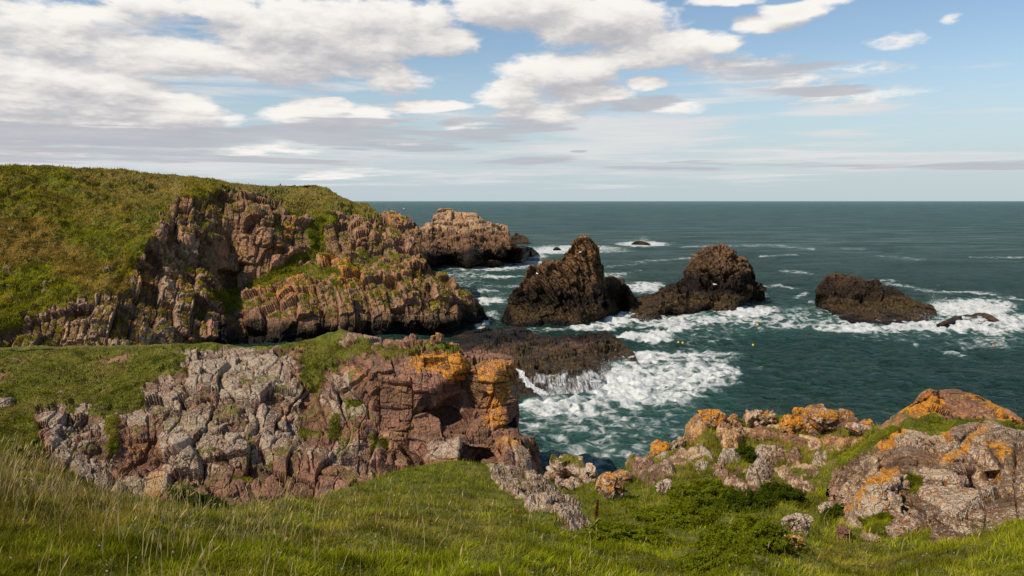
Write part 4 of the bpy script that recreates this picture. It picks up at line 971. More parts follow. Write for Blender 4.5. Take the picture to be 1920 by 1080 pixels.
def r2_relief(S, M):
    P = S.P0
    left = area(S.U, S.V, [(1540, 990), (1540, 880), (1640, 810), (1665, 830), (1650, 870), (1600, 930), (1590, 990)], 14)
    A, r1 = bricks(P, (1.7, 1.6, 1.3), 0.45, 0.3, 141, 0.5, 0.4, 0.14, 0.05, 0.2)
    B, r2 = bricks(P, (0.75, 0.7, 0.6), 0.5, 0.4, 142, 0.5, 0.5, 0.2, 0.07, 0.3)
    L, r3 = bricks(P, (1.1, 0.9, 0.20), -0.62, 0.1, 143, 0.9, 0.3, 0.5, 0.2, 0.2)
    rock = np.clip(1 - M[..., 0] * 1.1, 0, 1)
    d = 0.55 * A + (1 - left) * 0.22 * B + left * 0.8 * L + 0.022 * fbm(P / 0.10, 4)
    # open clefts seen between the blocks
    for p, dep in (([(1686, 930), (1706, 938), (1712, 950), (1700, 962), (1690, 950)], 0.25), ([(1728, 955), (1736, 958), (1740, 985), (1736, 1000), (1728, 990), (1726, 970)], 0.4), ([(1815, 880), (1835, 878), (1850, 900), (1835, 918), (1805, 912), (1825, 905)], 0.5),
                   ([(1836, 862), (1852, 848), (1870, 862), (1880, 880), (1860, 876)], 0.3), ([(1770, 910), (1830, 918), (1832, 924), (1770, 916)], .25)):
        d = d - dep * area(S.U, S.V, p, 5)
    for ln, wj, dj in (([(1600, 935), (1630, 900), (1652, 872), (1700, 867), (1760, 870), (1800, 862), (1842, 869)], 2.5, .16), ([(1575, 955), (1610, 905), (1640, 868), (1672, 846), (1700, 824)], 2.5, .14), ([(1748, 874), (1768, 852), (1792, 836), (1818, 812), (1840, 800)], 2.5, .16),
                       ([(1770, 912), (1805, 918), (1836, 922), (1852, 904)], 2.5, .2), ([(1838, 925), (1846, 960), (1842, 1012)], 2.0, .12), ([(1690, 900), (1697, 930), (1692, 962), (1720, 975)], 3, .2), ([(1622, 905), (1632, 930), (1626, 950)], 2, .08), ([(1700, 824), (1720, 836), (1748, 845)], 2, .1), ([(1905, 850), (1900, 900), (1908, 960)], 2, .1)):
        la = np.array(ln, float); best = np.full(S.U.shape, 1e9)
        uu, vv = warped(S, 0.25, 2.5)
        for (ax, ay), (bx, by) in zip(la[:-1], la[1:]):
            ex, ey = bx - ax, by - ay
            tt = np.clip(((uu - ax) * ex + (vv - ay) * ey) / (ex * ex + ey * ey), 0, 1)
            best = np.minimum(best, np.hypot(uu - ax - tt * ex, vv - ay - tt * ey))
        d = d - dj * (1 - sstep(0.4 * wj, 1.5 * wj, best))
    d = d + 0.25 * area(S.U, S.V, [(1852, 840), (1905, 830), (1900, 870), (1884, 880), (1865, 858)], 6)
    d = rock * d + (1 - rock) * (0.12 + 0.14 * fbm(P / 0.4, 3))
    return d * (0.4 + 0.6 * sstep(0, 8, S.V - curve(t2)(S.U))), .5 * r1 + .3 * r2 + .2 * r3
R2 = sheet('rock_outcrop', t2, b2, r2f, 1553, 2220, 1.1, 1.1, {1553: [(.5, -.2), (1.0, -1), (2, -4)], 2220: [(.8, -.3), (2, -1), (4, -5)]}, r2_relief, r2_masks, M_NEAR)
tag(R2.obj, 'massive blotched white and orange rock mass rising from the grass at the right edge', 'rock outcrop')

# ================================================================== SEA
def sea_surface():
    vs = np.concatenate([[377.06, 377.2, 377.5, 378, 378.6, 379.3, 380.2, 381.2], np.arange(382.5, 440, 1.3), np.arange(440, 600, 1.1), np.arange(600, 900, 1.25), np.arange(900, 1010, 4)])
    us = np.arange(-420, 2340, 3.2)
    U, V = np.meshgrid(us, vs)
    P = at(U, V, 1.0)
    d = P - np.array([0, 0, EYE]); k = -EYE / d[..., 2:3]
    P = np.array([0, 0, EYE]) + d * k
    P[..., 2] = 0
    return U, V, P
U, V, P = sea_surface()
sp = np.maximum(np.abs(np.gradient(P[..., 0], axis=1)), np.abs(np.gradient(P[..., 1], axis=0)))
# foam: where the swell breaks, each patch at its surveyed place on the water
foam = np.zeros(U.shape)
wq = P / np.array([6.0, 9.0, 1.0])
Uw = U + 12 * fbm(wq, 4); Vw = V + 5 * fbm(wq + 31.0, 4) * np.clip((V - 377) / 250, 0.15, 1.6)
for (u, v, ru, rv, s) in [(1170, 722, 75, 36, 1.15), (1275, 705, 110, 28, .95), (1340, 698, 55, 18, .75), (1060, 768, 100, 18, .85), (1110, 790, 120, 42, .55), (1170, 742, 70, 26, .95), (1012, 762, 50, 12, 1.05), (1200, 780, 100, 50, .42), (1120, 840, 130, 60, .42), (1080, 880, 90, 30, .40),
                          (1215, 668, 70, 12, 1.05), (1290, 672, 90, 18, .75), (1000, 800, 40, 20, .5), (1240, 740, 90, 20, .8), (1207, 630, 52, 9.5, 1.7), (1300, 640, 120, 14, .25),
                          (1180, 603, 56, 11, 1.1), (1115, 612, 60, 8, .95), (1300, 600, 110, 12, .85), (1400, 583, 60, 13, 1.1), (1440, 600, 120, 16, .6), (1255, 612, 60, 11, 1.0), (1168, 582, 12, 14, 1.2), (1330, 620, 120, 14, .35),
                          (1820, 580, 85, 20, 1.15), (1765, 612, 120, 12, 1.15), (1625, 614, 100, 10, .95), (1510, 592, 90, 20, .5), (1880, 606, 80, 20, .95), (1850, 640, 80, 16, .45), (1560, 608, 60, 12, .6), (1700, 630, 120, 10, .3), (1930, 600, 80, 14, .9), (2050, 605, 90, 12, .6),
                          (1205, 540, 45, 11, 1.0), (1150, 516, 40, 5, .6), (1080, 465, 90, 5.5, .9), (1035, 470, 55, 6, 1.05), (1205, 457, 48, 5, 1.15), (900, 501, 90, 6, 1.1), (985, 481, 45, 5, 1.0), (930, 519, 50, 4, .95), (900, 546, 40, 4, .6), (915, 566, 40, 6, .9), (902, 605, 18, 8, .9), (945, 536, 60, 4, .55), (1000, 492, 60, 4, .8),
                          (870, 515, 60, 8, .5), (960, 500, 90, 8, .55), (990, 617, 30, 5, .6), (1040, 617, 40, 6, .6), (880, 530, 40, 10, .4), (1130, 470, 60, 4, .6), (940, 560, 30, 14, .35), (925, 590, 20, 8, .6)]:
    r2 = ((Uw - u) / ru) ** 2 + ((Vw - v) / rv) ** 2
    foam = np.maximum(foam, s * (1 - sstep(0.0, 1.9, r2)))
for pts, w_, s in [([(1280, 463), (1330, 461), (1460, 460), (1525, 467)], 2.2, .8), ([(1427, 480), (1490, 478)], 2.2, .85), ([(1467, 508), (1525, 513)], 2.6, .85), ([(1430, 538), (1460, 535), (1510, 547), (1493, 557), (1520, 567)], 3.2, .85),
                   ([(1663, 533), (1760, 547), (1800, 548), (1853, 550), (1917, 563)], 3.4, .85), ([(1653, 637), (1707, 640), (1780, 663), (1813, 670)], 3.5, .65), ([(1580, 465), (1620, 467)], 1.8, .75), ([(1647, 480), (1733, 487)], 1.8, .7), ([(1820, 483), (1917, 482)], 2, .75),
                   ([(1138, 500), (1210, 490), (1293, 483)], 2.2, .75), ([(1160, 510), (1200, 506)], 2.5, .5), ([(1640, 527), (1670, 528)], 3, .9), ([(990, 560), (1010, 555)], 2, .5), ([(1540, 700), (1640, 690)], 5, .22), ([(1380, 690), (1420, 690)], 4, .4), ([(700, 393), (735, 394)], 1.0, .45)]:
    a = np.array(pts, float)
    best = np.full(U.shape, 1e9)
    for (ax, ay), (bx, by) in zip(a[:-1], a[1:]):
        ex, ey = bx - ax, by - ay
        tt = np.clip(((Uw * 0.5 + U * .5 - ax) * ex + (Vw - ay) * ey) / (ex * ex + ey * ey), 0, 1)
        best = np.minimum(best, np.hypot((U * .5 + Uw * .5 - ax - tt * ex) * 0.35, Vw * .5 + V * .5 - ay - tt * ey))
    foam = np.maximum(foam, 0.82 * s * (0.75 + 0.6 * fbm(P / np.array([14.0, 9.0, 1.0]), 3)) * (1 - sstep(0.2 * w_, 1.7 * w_, best)))
# swell and chop; waves finer than the mesh are left to the shader
z = np.zeros(U.shape)
for L, A, ang in [(34, .30, 0.35), (21, .22, -0.2), (13, .17, 0.6), (8.5, .19, 0.1), (5.5, .19, -0.5), (3.6, .15, 0.4), (2.5, .11, -0.1)]:
    q = P[..., 0] * math.sin(ang) + P[..., 1] * math.cos(ang) + 3.0 * L / 20 * perlin(P / (L * 1.7) + L) * 6
    am = A * sstep(1.3, 3.2, L / (sp + 1e-6)) * (0.55 + 0.9 * np.abs(perlin(P / (L * 3.1) + 2 * L)))
    ph = 2 * math.pi * q / L
    z += am * (np.sin(ph) + 0.25 * np.sin(2 * ph + 1.57))
z += 0.50 * np.clip(foam, 0, 1.2) * sstep(0.5, 2.0, 4.0 / sp) * (0.4 + 1.3 * fbm(P / 2.0, 4))
P[..., 2] = z - 0.1
aer = np.zeros(U.shape)
for (u, v, ru, rv, s) in [(1170, 770, 240, 120, 1.0), (1450, 600, 250, 40, .7), (1800, 600, 220, 40, .6), (1000, 520, 160, 60, .5), (1120, 870, 160, 60, .6)]:
    aer = np.maximum(aer, s * (1 - sstep(0.1, 1.3, ((U - u) / ru) ** 2 + ((V - v) / rv) ** 2)))
fo = np.zeros(U.shape + (4,)); fo[..., 0] = np.clip(foam / 1.8, 0, 1); fo[..., 1] = aer; fo[..., 3] = 1
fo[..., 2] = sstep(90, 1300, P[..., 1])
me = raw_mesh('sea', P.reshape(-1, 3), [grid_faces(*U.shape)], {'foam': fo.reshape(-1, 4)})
m, g = new_mat('sea_water')
co = g.n('ShaderNodeTexCoord').outputs['Object']
fm, ar, far, _ = attr(g, 'foam')
fm = g.m('MULTIPLY', fm, 1.8)
wp = g.vm('ADD', co, g.vm('SCALE', g.vm('SUBTRACT', g.noise(co, 0.35, 3, out=1), (0.5, 0.5, 0.5)), None, scale=3.2))
vor = g.n('ShaderNodeTexVoronoi', {'Vector': g.vm('MULTIPLY', wp, (0.26, 0.24, 0.3)), 'Scale': 1.0}, feature='DISTANCE_TO_EDGE')
vor2 = g.n('ShaderNodeTexVoronoi', {'Vector': g.vm('MULTIPLY', wp, (0.72, 0.75, 0.8)), 'Scale': 1.0}, feature='DISTANCE_TO_EDGE')
l1 = g.ss(vor.outputs['Distance'], 0.0, 0.30, 1.0, 0.0)
l2 = g.ss(vor2.outputs['Distance'], 0.0, 0.34, 1.0, 0.0)
fn = g.noise(g.vm('MULTIPLY', wp, (0.55, 0.95, 1.0)), 0.5, 6, 0.60, 0.8)
lace = g.m('ADD', g.m('ADD', g.m('MULTIPLY', l1, 0.26), g.m('MULTIPLY', l2, 0.12)), g.m('MULTIPLY', fn, 0.86))
fk = g.m('ADD', g.m('MULTIPLY', fm, 0.62), g.m('SUBTRACT', lace, 1.03))
fmask = g.m('POWER', g.ss(fk, -0.16, 0.26), 1.25)
fmask = g.m('MULTIPLY', fmask, g.ss(fm, 0.03, 0.16))
# scattered whitecaps on the open water
wc = g.noise(g.vm('MULTIPLY', co, (0.055, 0.11, 0.1)), 1.0, 7, 0.66, 0.4)
wcm = g.m('MULTIPLY', g.ss(wc, 0.715, 0.75), 0.75)
fmask = g.m('MAXIMUM', fmask, wcm)
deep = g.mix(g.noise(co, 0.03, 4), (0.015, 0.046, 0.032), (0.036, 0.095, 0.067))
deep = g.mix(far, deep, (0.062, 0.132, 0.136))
wave_light = g.noise(g.vm('MULTIPLY', co, (0.012, 0.036, 0.01)), 1.0, 9, 0.72, 0.5)  # light and dark of waves and cloud shadow, painted into the far water colour
deep = g.mix(g.m('MULTIPLY', g.ss(wave_light, 0.40, 0.66), g.m('MULTIPLY', g.ss(far, 0.0, 0.35), 0.85)), deep, (0.150, 0.240, 0.238))
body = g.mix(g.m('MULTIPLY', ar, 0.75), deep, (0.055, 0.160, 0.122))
body = g.mix(g.m('MULTIPLY', g.ss(fk, -0.45, 0.1), g.m('MULTIPLY', g.ss(fm, 0.0, 0.3), 0.65)), body, (0.10, 0.22, 0.185))
w1 = g.noise(g.vm('MULTIPLY', co, (0.40, 0.85, 0.6)), 1.0, 6, 0.62, 0.5)
w2 = g.noise(g.vm('MULTIPLY', co, (0.10, 0.26, 0.2)), 1.0, 5, 0.6, 0.3)
bh = g.m('ADD', g.m('MULTIPLY', w1, 3.2), g.m('MULTIPLY', w2, 6.0))
bp = g.n('ShaderNodeBump', {'Strength': 1.0, 'Distance': 1.5, 'Height': bh})
fr = g.n('ShaderNodeFresnel', {'IOR': 1.333, 'Normal': bp})
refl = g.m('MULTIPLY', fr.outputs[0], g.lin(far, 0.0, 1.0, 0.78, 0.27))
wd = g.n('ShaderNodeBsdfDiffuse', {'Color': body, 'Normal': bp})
wg = g.n('ShaderNodeBsdfGlossy', {'Color': (1, 1, 1), 'Roughness': 0.14, 'Normal': bp})
wat = g.n('ShaderNodeMixShader', {0: refl, 1: wd.outputs[0], 2: wg.outputs[0]})
fh = g.noise(co, 1.6, 6, 0.7)
fbp = g.n('ShaderNodeBump', {'Strength': 0.7, 'Distance': 0.5, 'Height': fh})
fcol = g.mix(g.ss(fh, 0.3, 0.62), (0.40, 0.44, 0.42), (0.68, 0.67, 0.64))
fb = g.n('ShaderNodeBsdfDiffuse', {'Color': fcol, 'Normal': fbp})
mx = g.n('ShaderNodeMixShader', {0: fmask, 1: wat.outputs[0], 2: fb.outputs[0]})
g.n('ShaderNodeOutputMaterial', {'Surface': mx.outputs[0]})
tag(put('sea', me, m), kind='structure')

# ================================================================== GRASS
def sow(S, n, weight, length, width, colour, lean=(0.2, 0.05), spread=0.55, droop=0.5, up=0.8, stalk=False, rows=None):
    """n blades rooted on a surface; returns vertices, faces and colours"""
    nr, nc = S.U.shape
    r0 = S.nbk if rows is None else rows
    w = np.clip(weight, 0, None).copy()
    w[:r0] = 0; w[-1] = 0; w[:, -1] = 0
    p = w.ravel() / w.sum()
    idx = rng.choice(nr * nc, n, p=p)
    r, c = idx // nc, idx % nc
    a, b = rng.random(n)[:, None], rng.random(n)[:, None]
    P = S.P[r, c] * (1 - a) * (1 - b) + S.P[r + 1, c] * a * (1 - b) + S.P[r, c + 1] * (1 - a) * b + S.P[r + 1, c + 1] * a * b
    N = S.N[r, c]
    dist = np.linalg.norm(P - np.array([0, 0, EYE]), axis=1)
    L = length(P, dist) * (0.6 + 0.8 * rng.random(n)); Wd = width(P, dist)
    wind = np.array([lean[0], lean[1], 0])
    d0 = N * 0.25 + np.array([0, 0, up]) + rng.normal(size=(n, 3)) * np.array([1, 1, .3]) * spread + wind * 0.6
    d0 /= np.linalg.norm(d0, axis=1)[:, None]
    d1 = d0 + wind * droop * 1.3 + rng.normal(size=(n, 3)) * 0.25 + np.array([0, 0, -droop * 0.45])
    d1 /= np.linalg.norm(d1, axis=1)[:, None]
    ang = rng.random(n) * 2 * math.pi
    s = np.stack([np.cos(ang), np.sin(ang), 0 * ang], 1) * Wd[:, None] * 0.5
    P = P - d0 * 0.03 * L[:, None]
    mid = P + d0 * (L * 0.55)[:, None]
    tip = mid + d1 * (L * 0.5)[:, None]
    V = np.stack([P - s, P + s, mid - s * 0.75, mid + s * 0.75, tip], 1)
    i = np.arange(n)[:, None] * 5
    Q = i + np.array([[0, 1, 3, 2]]); T3 = i + np.array([[2, 3, 4]])
    C = colour(P, r, c)
    C = np.repeat(C[:, None], 5, 1) * np.array([0.78, 0.78, 1.0, 1.0, 1.12])[None, :, None] if not stalk else np.repeat(C[:, None], 5, 1)
    C4 = np.concatenate([np.clip(C, 0, 1), np.ones(C.shape[:2] + (1,))], -1)
    return V.reshape(-1, 3), Q, T3, C4.reshape(-1, 4), tip, d1, L

def grass_object(name, parts, label):
    o0 = 0; vs, qs, ts, cs = [], [], [], []
    for (v, q, t3, c) in parts:
        vs.append(v); qs.append(q + o0); ts.append(t3 + o0); cs.append(c); o0 += len(v)
    me = raw_mesh(name, np.concatenate(vs), [np.concatenate(qs), np.concatenate(ts)], {'col': np.concatenate(cs)}, smooth=False)
    o = put(name, me, M_BLADE)
    return tag(o, label, None, None, 'stuff')

def greens(dryness, tint=(1, 1, 1), cs=0.9):
    def f(P, r, c):
        n = len(P)
        k = np.clip(dryness(P, r, c) + rng.normal(size=n) * 0.16, 0, 1)[:, None]
        a = np.array([0.100, 0.130, 0.004]); b = np.array([0.330, 0.335, 0.013]); y = np.array([0.34, 0.235, 0.050])
        m_ = rng.random(n)[:, None]
        gcol = a * (1 - m_) + b * m_
        col = np.where(k < 0.5, gcol * (1 - k * 0.8) + y * k * 0.8, gcol * (1 - k) * 0.6 + y * (0.4 + 0.6 * k))
        clump = 0.50 + 1.10 * np.clip(fbm(P / cs + 5.5, 3) + 0.4, 0, 1)[:, None]
        return col * (0.7 + 0.5 * rng.random((n, 1))) * clump * np.array(tint)
    return f

cellw = lambda S: np.ones(S.U.shape)
gmask = (GR.M[..., 0] > 0.45) * np.where((GR.U > -120) & (GR.U < 2040), 1.0, 0.3)
inrock = np.zeros(GR.U.shape)
for p in ([(1565, 960), (1600, 880), (1660, 820), (1960, 800), (1960, 985), (1850, 985), (1740, 1000), (1640, 992)],):
    inrock = np.maximum(inrock, area(GR.U, GR.V, p, 4))
patchy = lambda P: fbm(P / np.array([1.6, 1.6, 1.6]) + 3.3, 3)
def gr_dry(P, r, c):
    u, v = GR.U[r, c], GR.V[r, c]
    k = 0.10 + 0.38 * fbm(P / 1.9, 3) + 0.32 * area(u, v, [(-200, 800), (60, 860), (230, 930), (330, 960), (200, 1020), (-200, 990)], 30) + 0.30 * area(u, v, [(560, 940), (860, 920), (1000, 1000), (900, 1040), (600, 1010)], 25) * (P[:, 2] > 0)
    k = k - 0.18 * area(u, v, [(1000, 980), (1500, 980), (1500, 1080), (1000, 1080)], 40) + 0.2 * area(u, v, [(1180, 780), (1650, 780), (1600, 900), (1200, 900)], 20)
    k = k + 0.32 * area(u, v, [(1560, 1010), (1750, 1060), (1600, 1080), (1500, 1060)], 20)
    return k
w = gmask * (1 - inrock) * (0.35 + sstep(-0.4, 0.5, fbm(GR.P / 0.6, 2)))
turf = sow(GR, 230000, w, lambda P, d: np.clip(0.05 + 0.0048 * d + 0.06 * patchy(P), 0.04, 0.24), lambda P, d: 0.004 + 0.00055 * d, greens(gr_dry))[:4]
long_w = gmask * (1 - inrock) * (area(GR.U, GR.V, [(-200, 800), (60, 860), (330, 950), (520, 960), (400, 1020), (100, 1060), (-200, 1080)], 40) + 0.12) * sstep(-0.1, 0.5, fbm(GR.P / 1.1 + 9, 3))
longer = sow(GR, 7000, long_w, lambda P, d: 0.13 + 0.006 * d + 0 * d, lambda P, d: 0.005 + 0.00040 * d, greens(lambda P, r, c: 0.24 + gr_dry(P, r, c)), spread=0.3, droop=0.45)[:4]
grass_object('grass', [turf, longer], 'lush green grass of the near slope')
# dry flowering stalks
st_w = gmask * (1 - inrock) * (1.6 * area(GR.U, GR.V, [(-200, 800), (60, 860), (330, 945), (560, 945), (620, 960), (480, 1010), (200, 990), (-200, 980)], 20) + 0.35 * area(GR.U, GR.V, [(400, 950), (760, 930), (1000, 980), (700, 1060), (200, 1060)], 30) + 0.06)
def straw(P, r, c):
    return np.array([0.52, 0.40, 0.17]) * (0.65 + 0.6 * rng.random((len(P), 1)))
sv, sq, s3, scol, tip, d1, L = sow(GR, 1200, st_w, lambda P, d: 0.38 + 0.008 * d, lambda P, d: 0.0035 + 0.00042 * d, straw, spread=0.16, droop=0.25, stalk=True)
hn = len(tip)
hs = np.stack([rng.normal(size=hn), rng.normal(size=hn), 0 * L], 1); hs /= np.linalg.norm(hs, axis=1)[:, None]
hw = (0.006 + 0.0005 * np.linalg.norm(tip - np.array([0, 0, EYE]), axis=1))[:, None] * 0.8
hl = (L * 0.20)[:, None]
HV = np.stack([tip - d1 * hl, tip - d1 * hl * 0.5 + hs * hw, tip + d1 * hl * 0.15, tip - d1 * hl * 0.5 - hs * hw], 1).reshape(-1, 3)
HQ = np.arange(hn * 4).reshape(-1, 4)
HC = np.repeat(np.concatenate([np.array([0.50, 0.36, 0.17]) * (0.7 + 0.6 * rng.random((hn, 1))), np.ones((hn, 1))], 1), 4, 0)
grass_object('dry_grass', [(sv, sq, s3, scol), (HV, HQ, np.zeros((0, 3), np.int64), HC)], 'straw coloured flowering grass stalks')
# turf on the outcrop, the headland and in the pockets of the big rocks
ow = (OC.M[..., 0] > 0.52) * (OC.V > 640)
def oc_dry(P, r, c):
    return 0.14 + OC.T[r, c, 2] * 0.9 + 0.4 * fbm(P / 2.0, 3)
oct_ = sow(OC, 60000, ow * 1.0, lambda P, d: 0.30 + 0.14 * fbm(P / 3.0, 2), lambda P, d: 0.036 + 0 * d, greens(oc_dry, (0.80, 0.78, 0.75), 2.2))[:4]
grass_object('outcrop_turf', [oct_], 'short green turf on the large outcrop')
hw_ = (HL.M[..., 0] > 0.5) * 1.0
def hl_dry(P, r, c):
    return np.clip(0.06 + HL.T[r, c, 2] * 0.95, 0, 1)
hlt = sow(HL, 110000, hw_, lambda P, d: 0.62 + 0.28 * fbm(P / 6.0, 2), lambda P, d: 0.02 + 0.00050 * d, greens(lambda P, r, c: hl_dry(P, r, c) + 0.10, (1.28, 1.16, 0.86), 3.4), spread=0.5)[:4]
grass_object('headland_grass', [hlt], 'long olive and straw coloured grass over the headland')
pk = [sow(S, n, (S.M[..., 0] > 0.5) * 1.0, lambda P, d: 0.07 + 0 * d, lambda P, d: 0.010 + 0 * d, greens(lambda P, r, c: 0.12 + 0 * P[:, 0]))[:4] for S, n in ((R1, 9000), (R2, 14000))]
grass_object('pocket_turf', pk, 'tufts of green grass in the clefts of the big rocks')

# ------------------------------------------------------------------ leafy shrubs
def shrub(label, u, v, wpx, hpx, seed, leaf=0.045, n=9000, col=((0.045, 0.075, 0.006), (0.135, 0.170, 0.018)), group='leafy shrubs on the slope', deep=0.9):
    leaf *= 0.72; n = int(n * 1.5)
    r = np.random.default_rng(seed)
    base = ground_at(u, v); k = np.linalg.norm(base - np.array([0, 0, EYE])) / F
    Wd, H = wpx * k / 2, hpx * k * 0.78
    th = r.random(n) * 2 * math.pi; cz = r.random(n) ** 0.8
    d = np.stack([np.sqrt(1 - cz ** 2) * np.cos(th), np.sqrt(1 - cz ** 2) * np.sin(th), cz], 1)
    lump = 1 + 0.5 * fbm(d * 2.8 + seed, 4)
    rad = lump * (0.80 + 0.24 * r.random(n) ** 0.5)
    X = d * rad[:, None] * np.array([Wd, Wd * deep, H])
    # follow the slope below
    gx = (ground_at(u + 20, v) - ground_at(u - 20, v)); gxs = float(np.clip(gx[2] / gx[0], -0.5, 0.5))
    gy = ground_at(u, v - 8) - ground_at(u, v + 8); gys = float(np.clip(gy[2] / gy[1], -0.5, 0.3))
    X[:, 2] += X[:, 0] * gxs + X[:, 1] * gys - 0.06
    nn = d + r.normal(size=(n, 3)) * 0.7 + np.array([0, 0, 0.5]); nn /= np.linalg.norm(nn, axis=1)[:, None]
    a = np.cross(nn, r.normal(size=(n, 3))); a /= np.linalg.norm(a, axis=1)[:, None]
    b = np.cross(nn, a)
    s = leaf * (0.4 + 1.3 * r.random(n) ** 2)[:, None]
    V = np.stack([X - a * s, X + b * s * 0.55 + nn * s * 0.15, X + a * s, X - b * s * 0.55 + nn * s * 0.15], 1).reshape(-1, 3)
    Q = np.arange(n * 4).reshape(-1, 4)
    m_ = np.clip(r.random(n) * 0.7 + 0.3 * (fbm(d * 4 + seed, 2) + 0.5), 0, 1)[:, None]
    C = np.array(col[0]) * (1 - m_) + np.array(col[1]) * m_
    C = np.repeat(np.concatenate([C, np.ones((n, 1))], 1), 4, 0)
    # dark green solid core under the leaves, closes the gaps between them
    Xi, Fi = ico(4)
    keep_ = Xi * (0.72 * (1 + 0.5 * fbm(Xi * 2.8 + seed, 4)))[:, None] * np.array([Wd, Wd * deep, H])
    keep_[:, 2] += keep_[:, 0] * gxs + keep_[:, 1] * gys - 0.1
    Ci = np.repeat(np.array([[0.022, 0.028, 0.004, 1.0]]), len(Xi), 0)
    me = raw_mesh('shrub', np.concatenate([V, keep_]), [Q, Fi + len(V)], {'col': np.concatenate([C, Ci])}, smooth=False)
    return tag(put('shrub', me, M_BLADE, loc=base), label, 'shrub', group)
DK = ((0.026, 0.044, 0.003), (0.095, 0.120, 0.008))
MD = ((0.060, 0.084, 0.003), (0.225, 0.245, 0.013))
shrub('big rounded leafy shrub in the middle of the slope left of the speckled square boulder', 1402, 1030, 140, 66, 301, 0.035, 11000, MD)
shrub('wide low leafy shrub below the arching rock ridge', 1322, 942, 110, 46, 302, 0.05, 9000, MD)
shrub('leafy shrub on the left of the shrub bank below the orange faced boulder', 1250, 985, 150, 48, 303, 0.04, 10000, MD)
shrub('pale green leafy shrub between the ridge and the front bank of shrubs', 1296, 968, 110, 42, 304, 0.042, 8000, ((0.05, 0.07, 0.004), (0.185, 0.205, 0.014)))
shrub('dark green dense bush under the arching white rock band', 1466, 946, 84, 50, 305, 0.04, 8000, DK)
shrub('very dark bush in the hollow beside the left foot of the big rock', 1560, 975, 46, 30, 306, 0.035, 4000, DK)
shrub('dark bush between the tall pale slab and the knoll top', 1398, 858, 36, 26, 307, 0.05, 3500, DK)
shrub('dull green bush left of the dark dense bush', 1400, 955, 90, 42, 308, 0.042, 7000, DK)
shrub('creeping leafy shrub at the front of the bank near the picture bottom', 1190, 1012, 150, 34, 309, 0.035, 9000, MD)
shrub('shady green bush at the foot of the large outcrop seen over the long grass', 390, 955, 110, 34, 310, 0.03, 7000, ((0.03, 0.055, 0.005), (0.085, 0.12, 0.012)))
shrub('shadowed leafy bush low in the front grass right of the creeping shrub', 1320, 1062, 190, 36, 311, 0.026, 9000, MD)

# ------------------------------------------------------------------ dock plants gone to seed
def dock(label, base, h, seed, group=None, col=(0.13, 0.028, 0.014)):
    r = np.random.default_rng(seed)
    root = bpy.data.objects.new('dock_plant', None); COL.objects.link(root); root.location = base
    tag(root, label, 'plant', group)
    k = 14
    zz = np.linspace(0, h, k); bx = 0.05 * h * np.sin(zz / h * 2 + seed)
    ring = 5
    a = np.linspace(0, 2 * math.pi, ring, endpoint=False)
    rad = np.linspace(0.018, 0.006, k) * h
    SV = np.stack([bx[:, None] + rad[:, None] * np.cos(a), rad[:, None] * np.sin(a), np.repeat(zz[:, None], ring, 1)], -1).reshape(-1, 3)
    i = np.arange(k * ring).reshape(k, ring); j = np.roll(i, -1, 1)
    SQ = np.stack([i[:-1], j[:-1], j[1:], i[1:]], -1).reshape(-1, 4)
    sc_ = np.repeat(np.array([[col[0] * .7, col[1] * .9, col[2], 1]]), len(SV), 0)
    put('stem', raw_mesh('stem', SV, [SQ], {'col': sc_}), M_BLADE, root)
    n = 420
    t_ = r.random(n) ** 0.8; z_ = h * (0.28 + 0.74 * t_)
    rr = h * 0.085 * (1.1 - t_) * r.random(n) ** 0.5 + 0.006
    an = r.random(n) * 6.283
    X = np.stack([np.interp(z_, zz, bx) + rr * np.cos(an), rr * np.sin(an), z_], 1)
    q = r.normal(size=(n, 4, 3)) * 0.016 * h
    C = np.repeat(np.concatenate([np.array(col) * (0.5 + r.random((n, 1))), np.ones((n, 1))], 1), 4, 0)
    put('seed_head', raw_mesh('seed_head', (X[:, None] + q).reshape(-1, 3), [np.arange(n * 4).reshape(-1, 4)], {'col': C}, smooth=False), M_BLADE, root)
    for m_ in range(4):
        an = r.random() * 6.283; l = h * (0.22 + 0.1 * r.random())
        d = np.array([math.cos(an), math.sin(an), 0]); s = np.array([-d[1], d[0], 0])
        pts = []
        for f_, w_, z_ in ((0, .01, .04), (.35, .05, .14), (.7, .045, .15), (1, .003, .06)):
            pts += [d * l * f_ + s * w_ * h + np.array([0, 0, z_ * h]), d * l * f_ - s * w_ * h + np.array([0, 0, z_ * h])]
        put('leaf', raw_mesh('leaf', np.array(pts), [np.array([[0, 1, 3, 2], [2, 3, 5, 4], [4, 5, 7, 6]])], {'col': np.repeat(np.array([[0.10, 0.06, 0.012, 1]]), 8, 0)}), M_BLADE, root)
    return root
b_ = ground_at(1119, 988)
dock('dark red dock plant gone to seed in the grass near the pale slabs', b_ + np.array([0, 0, 0.05]), 0.62, 5)
def on(S, u, v):
    d = (S.U - u) ** 2 + (S.V - v) ** 2
    d[:S.nbk] = 1e9
    i = np.unravel_index(np.argmin(d), d.shape)
    return S.P[i].copy()
def children(o): return [c for c in bpy.data.objects if c.parent == o]
first = None
for (u, v, h) in ((18, 376, 2.2), (60, 388, 2.0), (43, 418, 2.2), (97, 408, 1.7), (110, 382, 1.5), (57, 448, 1.8)):
    pt = on(HL, u, v)
    if first is None:
        first = dock('dark brown dock seed spike standing in the long grass of the headland slope', pt, 1.0, 8, 'dock spikes on the headland slope', (0.075, 0.026, 0.014))
        o = first
        kids = children(first)
    else:
        o = first.copy(); COL.objects.link(o)
        for ch in kids:
            c = ch.copy(); COL.objects.link(c); c.parent = o
    o.location = pt; o.scale = (h, h, h)

